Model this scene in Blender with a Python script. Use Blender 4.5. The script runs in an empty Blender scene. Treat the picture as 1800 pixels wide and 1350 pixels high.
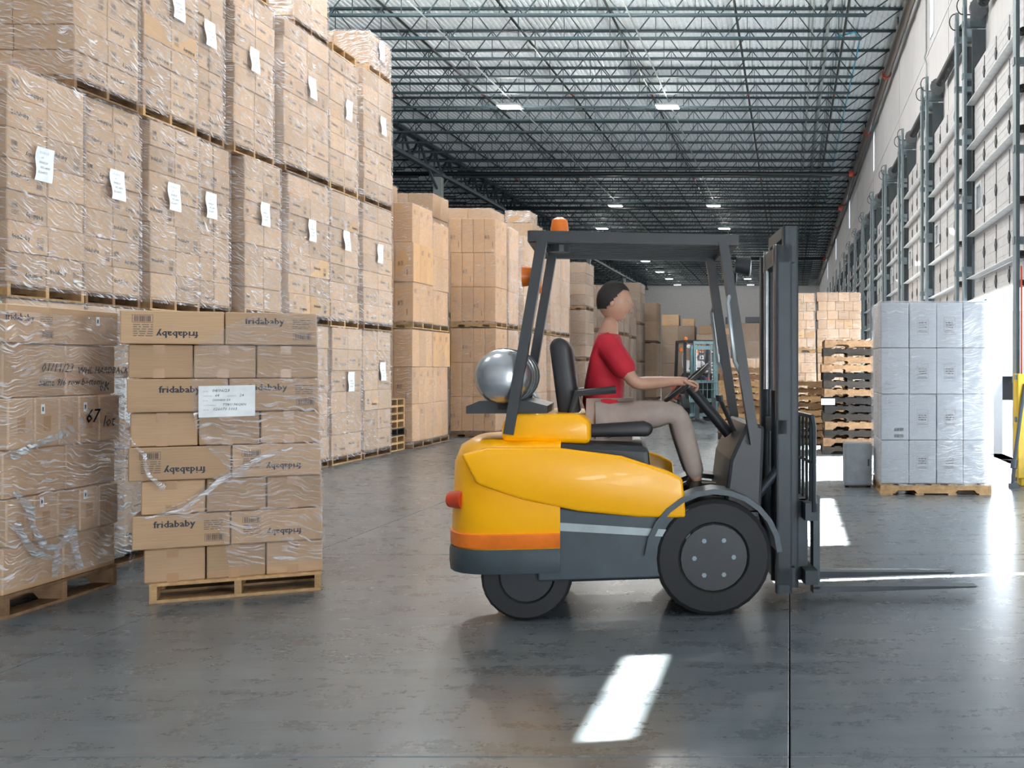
import bpy, bmesh, math, random
from mathutils import Vector, Matrix, noise
random.seed(11)
R = random.random
PI = math.pi
S = bpy.context.scene
COL = S.collection

# ------------------------------------------------------------------ camera, world, sun, daylight, exposure
H_EYE = 1.38; VX, VY, F = 1388.0, 648.0, 1800.0     # vanishing point and focal length in pixels of the 1800x1350 frame
cam = bpy.data.cameras.new('camera'); cam.sensor_width = 36; cam.lens = 36.0
cam.shift_x = -(VX - 900) / 1800; cam.shift_y = (VY - 675) / 1800
cam.clip_end = 400
camo = bpy.data.objects.new('camera', cam); COL.objects.link(camo)
camo.location = (0, 0, H_EYE); camo.rotation_euler = (PI/2, 0, 0)
S.camera = camo
S.view_settings.view_transform = 'Standard'; S.view_settings.look = 'None'
S.view_settings.exposure = 0.35; S.view_settings.gamma = 1
S.view_settings.use_curve_mapping = False
cy = S.cycles
cy.max_bounces = 7; cy.diffuse_bounces = 4; cy.glossy_bounces = 3; cy.transmission_bounces = 2
cy.transparent_max_bounces = 8; cy.caustics_reflective = False; cy.caustics_refractive = False
cy.use_light_tree = False; cy.sample_clamp_indirect = 5; cy.use_denoising = True; cy.blur_glossy = 0.5

w = bpy.data.worlds.new('sky'); S.world = w; w.use_nodes = True
nt = w.node_tree; nt.nodes.clear()
wo = nt.nodes.new('ShaderNodeOutputWorld'); bg = nt.nodes.new('ShaderNodeBackground')
bg.inputs[0].default_value = (0.80, 0.90, 1.0, 1); bg.inputs[1].default_value = 2.6
nt.links.new(bg.outputs[0], wo.inputs[0])

def lamp(name, kind, loc, energy, color=(1, 1, 1), size=None, aim=None, spread=None):
    l = bpy.data.lights.new(name, kind); l.energy = energy; l.color = color
    if size and kind == 'AREA':
        l.shape = 'RECTANGLE'; l.size, l.size_y = size
    if spread: l.spread = spread
    o = bpy.data.objects.new(name, l); COL.objects.link(o); o.location = loc
    if aim is not None: o.rotation_euler = Vector(aim).to_track_quat('-Z', 'Y').to_euler()
    return o
sun_dir = Vector((-1, -0.164, -0.85))
sun = lamp('sun', 'SUN', (20, 5, 20), 90.0, (1.0, 0.96, 0.90), aim=sun_dir); sun.data.angle = 0.012
# daylight that falls in through the dock doors: the open door in view and the open ones behind the camera, plus an added fill lamp beside the silvery load
PITCH, DW, Y1F = 4.6, 3.6, 16.6          # door pitch, door width, far edge of the first door in view
def door_span(k): return (Y1F + PITCH*(k-1) - DW, Y1F + PITCH*(k-1))
for k, e in ((1, 550), (0, 150), (2, 520), (3, 380), (4, 300), (5, 220), (6, 180), (7, 140), (8, 120), (-2, 300), (-3, 250), (-4, 650)):
    a, b = door_span(k)
    lamp('door_daylight', 'AREA', (3.6, (a+b)/2, 1.5), e, (0.86, 0.94, 1.0) if k in (0, 1) else (0.95, 0.98, 1.0), (2.6, DW), aim=(-1, 0, 0.5 if k in (0, 1) else 1.1))

# ------------------------------------------------------------------ materials
MATS = {}
class NB:
    """tiny node helper"""
    def __init__(s, name):
        s.m = bpy.data.materials.new(name); s.m.use_nodes = True; s.t = s.m.node_tree
        s.b = s.t.nodes['Principled BSDF']; s.out = s.t.nodes['Material Output']; MATS[name] = s.m
    def n(s, kind, **kw):
        x = s.t.nodes.new('ShaderNode' + kind)
        for k, v in kw.items(): setattr(x, k, v)
        return x
    def l(s, a, b): s.t.links.new(a, b)
    def val(s, sock, v): s.b.inputs[sock].default_value = v
    def coord(s, scale=(1, 1, 1), rot=(0, 0, 0), obj=True):
        tc = s.n('TexCoord'); mp = s.n('Mapping')
        mp.inputs['Scale'].default_value = scale; mp.inputs['Rotation'].default_value = rot
        s.l(tc.outputs['Object'], mp.inputs[0]) if obj else s.l(s.n('NewGeometry').outputs['Position'], mp.inputs[0])
        return mp.outputs[0]
    def noise(s, vec, scale, detail=3, rough=.55):
        x = s.n('TexNoise'); x.inputs['Scale'].default_value = scale; x.inputs['Detail'].default_value = detail
        x.inputs['Roughness'].default_value = rough; s.l(vec, x.inputs['Vector']); return x.outputs['Fac']
    def ramp(s, fac, stops):
        x = s.n('ValToRGB'); e = x.color_ramp.elements
        while len(e) < len(stops): e.new(0.5)
        for i, (p, c) in enumerate(stops):
            e[i].position = p; e[i].color = (c, c, c, 1) if not hasattr(c, '__len__') else (*c, 1)
        s.l(fac, x.inputs[0]); return x.outputs[0]
    def math(s, op, a, b=None, clamp=False):
        x = s.n('Math', operation=op); x.use_clamp = clamp
        for i, v in enumerate((a, b)):
            if v is None: continue
            if isinstance(v, (int, float)): x.inputs[i].default_value = v
            else: s.l(v, x.inputs[i])
        return x.outputs[0]
    def mix(s, fac, a, b, blend='MIX'):
        x = s.n('Mix', data_type='RGBA', blend_type=blend)
        for i, v in ((0, fac), (6, a), (7, b)):
            if isinstance(v, (int, float)): x.inputs[i].default_value = v
            elif isinstance(v, tuple): x.inputs[i].default_value = (*v, 1)
            else: s.l(v, x.inputs[i])
        return x.outputs[2]
    def bump(s, h, strength=.3, dist=.01):
        x = s.n('Bump'); x.inputs['Strength'].default_value = strength; x.inputs['Distance'].default_value = dist
        s.l(h, x.inputs['Height']); return x.outputs[0]

def plain(name, col, rough=.5, metal=0.0, var=0.0, spec=.5, coat=0):
    b = NB(name); b.val('Base Color', (*col, 1)); b.val('Roughness', rough); b.val('Metallic', metal)
    b.val('Specular IOR Level', spec); b.val('Coat Weight', coat)
    nz = b.noise(b.coord(), 9, 3)
    lo = tuple(c*(1-.12-var) for c in col); hi = tuple(min(1, c*(1+.10+var)) for c in col)
    b.l(b.ramp(nz, [(.3, lo), (.7, hi)]), b.b.inputs['Base Color'])
    return b.m

def cardboard(name, col, rand=.16, gloss=.55):
    b = NB(name)
    inf = b.n('ObjectInfo').outputs['Random']
    lo = tuple(c*(1-rand) for c in col); hi = tuple(c*(1+rand*.8) for c in col)
    base = b.ramp(inf, [(0, lo), (.5, col), (1, hi)])
    fine = b.noise(b.coord((3, 3, 120)), 2.0, 3)
    big = b.noise(b.coord((1, 1, 1)), 3.0, 2)
    c1 = b.mix(.35, base, b.ramp(fine, [(.3, .55), (.7, 1.0)]), 'MULTIPLY')
    c2 = b.mix(.25, c1, b.ramp(big, [(.3, .7), (.7, 1.0)]), 'MULTIPLY')
    b.l(c2, b.b.inputs['Base Color']); b.val('Roughness', gloss); b.val('Specular IOR Level', .2)
    b.l(b.bump(fine, .12, .004), b.b.inputs['Normal'])
    return b.m
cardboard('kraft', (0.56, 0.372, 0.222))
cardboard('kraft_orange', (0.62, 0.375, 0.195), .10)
cardboard('kraft_dark', (0.34, 0.235, 0.15), .2)  # darker kraft; puts the dim light on far stacks into the colour
cardboard('carton_white', (0.62, 0.66, 0.70), .05, .4)
cardboard('carton_charcoal', (0.09, 0.095, 0.11), .15, .4)
plain('tape', (0.46, 0.27, 0.14), .25)
plain('ink', (0.03, 0.035, 0.05), .6)
plain('ink_soft', (0.16, 0.13, 0.12), .7)
plain('ink_grey', (0.35, 0.36, 0.38), .7)
plain('paper', (0.86, 0.92, 0.95), .7)

def wood(name, col, rnd=.35):
    b = NB(name)
    inf = b.n('ObjectInfo').outputs['Random']
    base = b.ramp(inf, [(0, tuple(c*(1-rnd) for c in col)), (1, tuple(min(1, c*(1+rnd*.6)) for c in col))])
    g = b.noise(b.coord((2, 2, 2)), 6, 6, .7); g2 = b.noise(b.coord((1, 1, 14)), 8, 3)
    c = b.mix(.6, base, b.ramp(g, [(.32, .35), (.62, 1.0)]), 'MULTIPLY'); c = b.mix(.35, c, b.ramp(g2, [(.3, .5), (.7, 1.0)]), 'MULTIPLY')
    b.l(c, b.b.inputs['Base Color']); b.val('Roughness', .8); b.val('Specular IOR Level', .12); b.l(b.bump(g2, .3, .004), b.b.inputs['Normal'])
wood('wood_fresh', (0.60, 0.38, 0.19)); wood('wood_mid', (0.34, 0.205, 0.115)); wood('wood_grey', (0.060, 0.050, 0.042)); wood('wood_soot', (0.030, 0.027, 0.025))

def film(name, haze=1.0, gl=1.0, tint=(0.95, 0.93, 0.95), rot=.30, bmp=1.0):
    b = NB(name); m = b.m
    tc = b.n('TexCoord'); sp = b.n('SeparateXYZ'); b.l(tc.outputs['Object'], sp.inputs[0])
    rnd = b.math('MULTIPLY', b.n('ObjectInfo').outputs['Random'], 37.0)
    h = b.math('ADD', b.math('ADD', sp.outputs[0], sp.outputs[1]), rnd)
    z = sp.outputs[2]
    wob = b.n('CombineXYZ'); b.l(h, wob.inputs[0]); b.l(z, wob.inputs[1])
    big = b.noise(wob.outputs[0], 1.7, 3)
    zz = b.math('ADD', b.math('ADD', z, b.math('MULTIPLY', h, rot)), b.math('MULTIPLY', big, .35))
    cv = b.n('CombineXYZ'); b.l(b.math('MULTIPLY', h, 3.2), cv.inputs[0]); b.l(b.math('MULTIPLY', zz, 34.0), cv.inputs[1])
    st = b.noise(cv.outputs[0], 2.0, 5, .65)
    cv2 = b.n('CombineXYZ'); b.l(b.math('MULTIPLY', h, 5), cv2.inputs[0]); b.l(b.math('MULTIPLY', zz, 110.0), cv2.inputs[1])
    st2 = b.noise(cv2.outputs[0], 2.0, 3, .6)
    streak = b.ramp(st, [(.52, 0.0), (.60, 1.0)])
    patch = b.ramp(big, [(.34, 0.25), (.60, 1.0)])
    sp2 = b.math('MULTIPLY', streak, patch)
    hz = b.math('ADD', b.math('MULTIPLY', sp2, .72*haze), .05*haze, True)  # milky film haze; its white streaks also paint in the highlights
    gz = b.math('ADD', b.math('MULTIPLY', sp2, .16*gl), .035*gl, True)
    nrm = b.bump(b.math('ADD', b.math('MULTIPLY', st, 1.0), b.math('MULTIPLY', st2, .5)), bmp, .035)
    tr = b.n('BsdfTransparent'); tr.inputs[0].default_value = (.97, .97, .985, 1)
    df = b.n('BsdfDiffuse'); df.inputs[0].default_value = (*tint, 1)
    gs = b.n('BsdfGlossy'); gs.inputs[0].default_value = (1, 1, 1, 1); gs.inputs[1].default_value = .16
    b.l(nrm, gs.inputs['Normal'])
    m1 = b.n('MixShader'); b.l(hz, m1.inputs[0]); b.l(tr.outputs[0], m1.inputs[1]); b.l(df.outputs[0], m1.inputs[2])
    m2 = b.n('MixShader'); b.l(gz, m2.inputs[0]); b.l(m1.outputs[0], m2.inputs[1]); b.l(gs.outputs[0], m2.inputs[2])
    b.l(m2.outputs[0], b.out.inputs[0]); b.t.nodes.remove(b.b)
    return m
film('film', 1.15, 1.6)
film('film_near', .8, 1.2, rot=.12)
film('film_thin', .45, .8, rot=-.12)
film('film_blue', 1.5, 1.6, (0.72, 0.84, 0.93), rot=.1)
film('film_silver', .35, 3.5, (0.74, 0.80, 0.86), rot=-.05, bmp=.22)
film('film_heavy', 1.9, 1.6, (0.95, 0.96, 1.0), rot=-.2)

def floor_mat():
    b = NB('polished_concrete')
    p = b.coord(obj=False)
    a = b.noise(p, .55, 5, .6); c = b.noise(p, 5.0, 6, .7)
    mp = b.coord((.7, 5, 1), (0, 0, .42), False); s = b.noise(mp, 1.6, 5, .65)
    mp2 = b.coord((1.2, 14, 1), (0, 0, -.5), False); s2 = b.noise(mp2, 3.0, 4, .7)
    col = b.ramp(a, [(.3, (.095, .128, .155)), (.55, (.15, .175, .19)), (.75, (.21, .22, .225))])
    col = b.mix(.75, col, b.ramp(c, [(.3, .62), (.65, 1.0)]), 'MULTIPLY')
    col = b.mix(.6, col, b.ramp(s, [(.30, .45), (.62, 1.0)]), 'MULTIPLY')
    col = b.mix(.4, col, b.ramp(s2, [(.35, .5), (.5, 1.0)]), 'MULTIPLY')
    b.l(col, b.b.inputs['Base Color'])
    r = b.ramp(b.math('ADD', b.math('MULTIPLY', c, .6), b.math('MULTIPLY', s, .4)), [(.3, .25), (.7, .31)])
    b.l(r, b.b.inputs['Roughness']); b.val('Specular IOR Level', .85)
    b.l(b.bump(b.math('ADD', c, s2), .045, .004), b.b.inputs['Normal'])
floor_mat()
plain('joint_dark', (.015, .018, .02), .9)
def wallp():
    b = NB('wall_paint'); p = b.coord(obj=False); a = b.noise(p, .4, 4); c = b.noise(b.coord((.3, 3, .3), obj=False), 2, 3)
    col = b.ramp(a, [(.3, (.70, .70, .72)), (.7, (.80, .79, .80))]); col = b.mix(.2, col, b.ramp(c, [(.3, .75), (.7, 1.0)]), 'MULTIPLY')
    b.l(col, b.b.inputs['Base Color']); b.val('Roughness', .7)
wallp()
plain('wall_far', (.60, .60, .62), .8)
plain('door_panel', (.68, .68, .70), .42, coat=.1)
plain('door_strut', (.86, .90, .92), .36, .1)
plain('track_steel', (.23, .29, .32), .42, .25)
plain('track_dark', (.07, .085, .095), .5, .4)
plain('spring_black', (.035, .04, .045), .45, .3)
plain('drum_grey', (.16, .17, .18), .45, .5)
plain('rubber', (.018, .019, .021), .7)
plain('deck_metal', (.82, .88, .91), .8, 0, spec=.15)
plain('joist_paint', (.036, .060, .072), .6, 0, spec=.3)
plain('girder_paint', (.062, .088, .105), .5, .1)
plain('column_paint', (.30, .34, .34), .6)
plain('pipe_black', (.010, .014, .016), .4, .2)
plain('pipe_brown', (.14, .115, .095), .28, .4)
plain('pipe_grey', (.36, .40, .41), .7, .1, spec=.2)
plain('coupling_red', (.45, .07, .035), .45)
plain('cable_blue', (.02, .32, .50), .5)
plain('conduit', (.33, .36, .37), .4, .6)
plain('fixture', (.45, .47, .48), .5, .2)
plain('yellow_paint', (1.0, .47, .002), .30, 0, -.10, .4, .15)
plain('yellow_guard', (.80, .50, .02), .4)
plain('amber', (.85, .20, .02), .3)
plain('tail_red', (.55, .06, .02), .25)
plain('truck_grey', (.05, .068, .08), .38, .15)
plain('truck_black', (.020, .024, .028), .42)
plain('truck_red', (.42, .05, .025), .35, coat=.3)
plain('truck_stripe', (.36, .42, .44), .35, .3)
plain('mast_teal', (.20, .33, .37), .4, .5)
plain('mast_dark', (.022, .034, .042), .45, .2)
plain('tank_steel', (.52, .55, .57), .24, .85)
plain('seat_vinyl', (.025, .025, .028), .5)
plain('skin', (.52, .29, .20), .5)
plain('shirt_red', (.50, .012, .030), .75)
plain('shirt_white', (.62, .64, .68), .8)
plain('trousers_tan', (.40, .32, .28), .85)
plain('trousers_navy', (.04, .05, .09), .85)
plain('hair_dark', (.02, .016, .014), .7)
plain('boot', (.05, .035, .025), .6)
plain('eye_white', (.8, .8, .8), .3); plain('lip', (.38, .14, .11), .5)
plain('cap_orange', (.75, .22, .03), .6)
plain('steel_panel', (.30, .33, .35), .35, .5)
plain('outdoor_ground', (.55, .53, .50), .9)
plain('trailer_white', (.75, .77, .78), .6)
plain('rust_brown', (.16, .09, .06), .7)
g = NB('lamp_glow'); g.val('Emission Color', (1, .97, .90, 1)); g.val('Emission Strength', 14.0); g.val('Base Color', (1, 1, 1, 1))
g = NB('glass'); g.val('Base Color', (.55, .65, .70, 1)); g.val('Roughness', .08); g.val('Alpha', .35)
g = NB('window_glass'); tb = g.n('BsdfTranslucent'); tb.inputs[0].default_value = (.92, .96, 1, 1); g.l(tb.outputs[0], g.out.inputs[0]); g.t.nodes.remove(g.b)

# ------------------------------------------------------------------ mesh helpers
class MB:
    def __init__(s): s.v = []; s.f = []; s.mi = []
    def add(s, vs, fs, m=0):
        n = len(s.v); s.v += [tuple(v) for v in vs]; s.f += [tuple(i+n for i in f) for f in fs]; s.mi += [m]*len(fs); return s
    def box(s, x0, x1, y0, y1, z0, z1, m=0):
        return s.add([(x0, y0, z0), (x1, y0, z0), (x1, y1, z0), (x0, y1, z0), (x0, y0, z1), (x1, y0, z1), (x1, y1, z1), (x0, y1, z1)],
                     [(0, 3, 2, 1), (4, 5, 6, 7), (0, 1, 5, 4), (1, 2, 6, 5), (2, 3, 7, 6), (3, 0, 4, 7)], m)
    def bar(s, p, q, wd, ht, m=0, up=(0, 0, 1)):
        p, q = Vector(p), Vector(q); d = (q-p).normalized(); u = Vector(up)
        if abs(d.dot(u)) > .98: u = Vector((0, 1, 0))
        a = d.cross(u).normalized()*wd/2; c = a.cross(d).normalized()*ht/2
        vs = [e+i*a+j*c for e in (p, q) for i, j in ((-1, -1), (1, -1), (1, 1), (-1, 1))]
        return s.add(vs, [(0, 1, 2, 3), (7, 6, 5, 4), (0, 4, 5, 1), (1, 5, 6, 2), (2, 6, 7, 3), (3, 7, 4, 0)], m)
    def tube(s, pts, r, n=8, m=0, cap=True):
        pts = [Vector(p) for p in pts]; rs = r if hasattr(r, '__len__') else [r]*len(pts); vs = []; ref = None
        for i, p in enumerate(pts):
            d = (pts[min(i+1, len(pts)-1)] - pts[max(i-1, 0)]).normalized()
            if ref is None: ref = Vector((0, 0, 1)) if abs(d.z) < .9 else Vector((1, 0, 0))
            a = d.cross(ref).normalized(); b = a.cross(d).normalized(); ref = b
            vs += [p + rs[i]*(math.cos(t)*a + math.sin(t)*b) for t in [2*PI*k/n for k in range(n)]]
        fs = [(i*n+k, i*n+(k+1) % n, (i+1)*n+(k+1) % n, (i+1)*n+k) for i in range(len(pts)-1) for k in range(n)]
        if cap: fs += [tuple(reversed(range(n))), tuple(range((len(pts)-1)*n, len(pts)*n))]
        return s.add(vs, fs, m)
    def prism(s, poly, axis, d0, d1, m=0):
        """poly in the two other axes (in x,y,z order), pushed from d0 to d1 along AXIS"""
        def P(a, b, d): return {'x': (d, a, b), 'y': (a, d, b), 'z': (a, b, d)}[axis]
        n = len(poly); vs = [P(a, b, d0) for a, b in poly] + [P(a, b, d1) for a, b in poly]
        fs = [tuple(range(n)), tuple(reversed(range(n, 2*n)))] + [(i, i+n, (i+1) % n+n, (i+1) % n) for i in range(n)]
        return s.add(vs, fs, m)
    def loft(s, rings, m=0):
        n = len(rings[0]); vs = [p for r in rings for p in r]
        fs = [(i*n+k, i*n+(k+1) % n, (i+1)*n+(k+1) % n, (i+1)*n+k) for i in range(len(rings)-1) for k in range(n)]
        fs += [tuple(reversed(range(n))), tuple(range((len(rings)-1)*n, len(rings)*n))]
        return s.add(vs, fs, m)
    def mesh(s, name, mats, smooth=False, bevel=0, segs=2, recalc=True):
        me = bpy.data.meshes.new(name); me.from_pydata(s.v, [], s.f)
        me.polygons.foreach_set('material_index', s.mi)
        if recalc or bevel:
            bm = bmesh.new(); bm.from_mesh(me)
            bmesh.ops.recalc_face_normals(bm, faces=bm.faces)
            if bevel:
                es = [e for e in bm.edges if len(e.link_faces) == 2 and e.calc_face_angle(0) > .5]
                bmesh.ops.bevel(bm, geom=es, offset=bevel, segments=segs, affect='EDGES', profile=.5)
            bm.to_mesh(me); bm.free()
        for m in (mats if isinstance(mats, (list, tuple)) else [mats]): me.materials.append(MATS[m])
        if smooth:
            me.polygons.foreach_set('use_smooth', [True]*len(me.polygons))
            try: me.set_sharp_from_angle(angle=.7)
            except Exception: pass
        me.update(); return me
    def put(s, name, mats, parent=None, loc=(0, 0, 0), **kw): return link(name, s.mesh(name, mats, **kw), parent, loc)

def link(name, data, parent=None, loc=(0, 0, 0), rot=(0, 0, 0)):
    o = bpy.data.objects.new(name, data); COL.objects.link(o); o.location = loc; o.rotation_euler = rot
    if parent is not None: o.parent = parent
    return o
def tag(o, label=None, cat=None, group=None, kind=None):
    for k, v in (('label', label), ('category', cat), ('group', group), ('kind', kind)):
        if v: o[k] = v
    return o
def thing(name, label, cat, loc=(0, 0, 0), rot=(0, 0, 0), group=None):
    return tag(link(name, None, None, loc, rot), label, cat, group)
def struct(name, mb, mats, parent=None, label=None, **kw):
    o = mb.put(name, mats, parent, **kw)
    if parent is None: o['kind'] = 'structure'
    if label: o['label'] = label
    return o
def px(x, y, f):  # picture point at scale f (pixels per metre) -> world
    return Vector(((x-VX)/f, F/f, H_EYE + (VY-y)/f))
def copy_tree(o, loc, parent=None):
    c = o.copy(); COL.objects.link(c)
    if parent is not None: c.parent = parent
    else: c.location = loc
    for ch in o.children: copy_tree(ch, None, c)
    return c
ORD = 'first second third fourth fifth sixth seventh eighth ninth tenth eleventh twelfth thirteenth fourteenth fifteenth sixteenth seventeenth eighteenth nineteenth twentieth'.split()

def text_mesh(txt, size, shear=0.0, res=1):
    c = bpy.data.curves.new('lettering', 'FONT'); c.body = txt; c.size = size; c.resolution_u = res; c.shear = shear; c.fill_mode = 'FRONT'
    o = bpy.data.objects.new('lettering', c); COL.objects.link(o)
    dg = bpy.context.evaluated_depsgraph_get(); me = bpy.data.meshes.new_from_object(o.evaluated_get(dg))
    vs = [v.co.copy() for v in me.vertices]; fs = [tuple(p.vertices) for p in me.polygons]
    bpy.data.objects.remove(o); bpy.data.curves.remove(c); bpy.data.meshes.remove(me)
    return vs, fs
_T = {}
def put_text(mb, txt, size, x, y, flip=False, m=0, shear=0.0, bold=0.0):
    """flat text in the local x-z plane facing -y, lower corner at (x, y)"""
    k = (txt, size, shear)
    if k not in _T: _T[k] = text_mesh(txt, size, shear)
    vs, fs = _T[k]; wd = max(v.x for v in vs)
    for dx in ((0,) if not bold else (0, bold)):
        P = [((x + wd - v.x + dx, 0, y + size*.7 - v.y) if flip else (x + v.x + dx, 0, y + v.y)) for v in vs]
        mb.add(P, fs, m)
    return wd

# ------------------------------------------------------------------ setting: floor, ceiling, walls
zc = 11.0
LX, BX, NY, FY, WX = -34.0, 3.2, -14.0, 110.0, 3.2
mb = MB().box(LX, 14, NY, FY, -.32, -.14); floor = struct('floor', mb, 'joint_dark', label='dark polished concrete warehouse floor')
xs = [0 - 3.58*i for i in range(11)]; xs = [WX+.3, ] + xs
ys = [3.64 - 3.96*i for i in range(4, 0, -1)] + [3.64 + 3.96*i for i in range(0, 7)]
_slab = {}
for i in range(len(xs)-1):
    for j in range(len(ys)-1):
        x1, x0, y0, y1 = xs[i], xs[i+1], ys[j], ys[j+1]
        k = (round(x1-x0, 3), round(y1-y0, 3))
        if k not in _slab:
            _slab[k] = MB().box(-k[0]/2+.003, k[0]/2-.003, -k[1]/2+.003, k[1]/2-.003, -.15, 0).mesh('slab', 'polished_concrete', bevel=.003, segs=1)
        link('slab', _slab[k], floor, ((x0+x1)/2, (y0+y1)/2, 0))
o = MB().box(xs[-1], xs[0], ys[-1]+.005, FY, -.15, 0).put('slab', 'polished_concrete', floor); o['kind'] = 'stuff'
struct('ground_outside', MB().box(WX+.5, 40, NY, FY, -.9, -.2), 'outdoor_ground', label='pale paved yard outside the dock doors')

# ceiling: ribbed metal deck, ribs run away from the camera
mb = MB(); p = []; x = LX
while x < WX+.2:
    p += [(x, zc+.04), (x+.045, zc+.04), (x+.062, zc), (x+.135, zc)]; x += .152
vs = [(a, NY, b) for a, b in p] + [(a, FY+.2, b) for a, b in p]; n = len(p)
mb.add(vs, [(i, i+1, i+1+n, i+n) for i in range(n-1)])
ceiling = struct('ceiling', mb, 'deck_metal', label='ribbed pale metal roof deck', recalc=False)
MB().box(LX-.3, WX+.5, NY, FY+.3, zc+.06, zc+.3).put('roof_slab', 'wall_far', ceiling)

# right wall with dock openings and slot windows
NDOOR = 20; OZ = 3.3; OPEN = (0, 1, 2, 3, 4, 5, 6, 7, 8, -2, -3, -4)
open_ = [(*door_span(k), 0, 3.9 if k == -1 else OZ) for k in range(-5, NDOOR+1)]
slots = [(y-.28, y+.28, 8.85, 10.35) for y in (7, 23, 38.8, 54.6, 70.5, 86)]
def wall_cells(x0, x1, ya, yb, za, zb, holes):
    Y = sorted({ya, yb, *[h[0] for h in holes], *[h[1] for h in holes]}); Z = sorted({za, zb, *[h[2] for h in holes], *[h[3] for h in holes]})
    Y = [y for y in Y if ya <= y <= yb]; mb = MB()
    for i in range(len(Y)-1):
        run = None
        for j in range(len(Z)-1):
            cy_, cz = (Y[i]+Y[i+1])/2, (Z[j]+Z[j+1])/2
            solid = not any(h[0] < cy_ < h[1] and h[2] < cz < h[3] for h in holes)
            if solid: run = (run[0], Z[j+1]) if run else (Z[j], Z[j+1])
            if (not solid or j == len(Z)-2) and run: mb.box(x0, x1, Y[i], Y[i+1], *run); run = None
    return mb
struct('wall_right', wall_cells(WX, WX+.25, NY, FY, -.2, zc+.1, open_+slots), 'wall_paint', label='off-white concrete wall of loading dock doors')
struct('wall_back', MB().box(LX, WX+.3, FY, FY+.3, -.2, zc+.1), 'wall_far', label='grey end wall of the warehouse')
struct('wall_left', MB().box(LX-.3, LX, NY, FY, -.2, zc+.1), 'wall_far', label='side wall beyond the stacked goods')
struct('wall_front', MB().box(LX, WX+.3, NY-.3, NY, -.2, zc+.1), 'wall_far', label='end wall behind the camera')
struct('trim_1', MB().box(WX-.012, WX, NY, FY, 8.64, 8.68), 'trailer_white', label='thin white reveal line along the dock wall')
for i in range(10):
    y = 20.6 + 9.2*i
    struct('trim_%d' % (i+2), MB().box(WX-.004, WX, y-.012, y+.012, 3.6, zc), 'ink_grey', label='vertical panel joint in the dock wall')
for i, s in enumerate(slots):
    wn = struct('window_%d' % (i+1), MB().box(WX+.02, WX+.07, s[0], s[0]+.03, s[2], s[3]).box(WX+.02, WX+.07, s[1]-.03, s[1], s[2], s[3]).box(WX+.02, WX+.07, (s[0]+s[1])/2-.015, (s[0]+s[1])/2+.015, s[2], s[3]).box(WX+.02, WX+.07, s[0], s[1], s[2], s[2]+.03).box(WX+.02, WX+.07, s[0], s[1], s[3]-.03, s[3]), 'door_strut', label='narrow slot window high in the dock wall')
    MB().box(WX-.010, WX-.004, s[0]-.01, s[1]+.01, s[2]-.01, s[3]+.01).put('pane', 'window_glass', wn)

# roof joists
def joist_mesh(L, tail):
    mb = MB(); d = .82
    for dy in (-.032, .032):
        mb.box(-L, tail, dy-.026, dy+.026, zc-.055, zc-.002); mb.box(-L, 0-.9, dy-.026, dy+.026, zc-d-.03, zc-d+.03)
    n = int((L-.9)/.61); x = -.9; lo = True
    for i in range(n):
        a = (x, 0, zc-d) if lo else (x, 0, zc-.03); b = (x-.61, 0, zc-.03) if lo else (x-.61, 0, zc-d)
        mb.bar(a, b, .026, .026)
        if not lo: mb.bar((x, 0, zc-.03), (x, 0, zc-d), .018, .018)
        x -= .61; lo = not lo
    mb.bar((-.9, 0, zc-d), (tail-.15, 0, zc-.04), .03, .03)
    return mb.mesh('joist', 'joist_paint', recalc=False)
j1 = joist_mesh(18.15, .3); j2 = joist_mesh(18.0, .9)
yj = [25.5 + 1.795*k for k in range(-2, 47)]
for i, y in enumerate(yj):
    link('joist', j1, ceiling, (2.82, y, 0))
    if y > 30: link('joist', j2, ceiling, (-16.2, y, 0))
gd = tag(link('roof_girder', None), 'deep steel roof girder running the length of the hall', 'girder', kind='structure')
GX = -15.3
MB().box(GX-.12, GX+.12, 18, FY, 10.80, 10.94).put('top_chord', 'girder_paint', gd)
MB().box(GX-.12, GX+.12, 18, FY, 9.82, 9.97).put('bottom_chord', 'girder_paint', gd)
wb = MB().bar((0, 0, 9.95), (0, .9, 10.82), .09, .09).bar((0, 1.8, 9.95), (0, .9, 10.82), .09, .09).bar((0, .9, 9.95), (0, .9, 10.82), .05, .05).mesh('web', 'girder_paint')
for i in range(51): link('web', wb, gd, (GX, 18+1.8*i, 0))
for i, y in enumerate((28.0, 44.6, 61.2, 77.8, 94.4)):
    c = MB().box(GX-.17, GX+.17, y-.17, y+.17, 0, 9.82).put('column', 'column_paint'); c['kind'] = 'structure'
    MB().box(GX-.3, GX+.3, y-.3, y+.3, 9.70, 9.82).box(GX-.3, GX+.3, y-.3, y+.3, 0, .04).put('cap_plate', 'girder_paint', c)
    kb = MB().bar((GX, y, 9.1), (GX, y-1.3, 9.9), .08, .08).bar((GX, y, 9.1), (GX, y+1.3, 9.9), .08, .08).put('brace', 'girder_paint', c)
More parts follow.
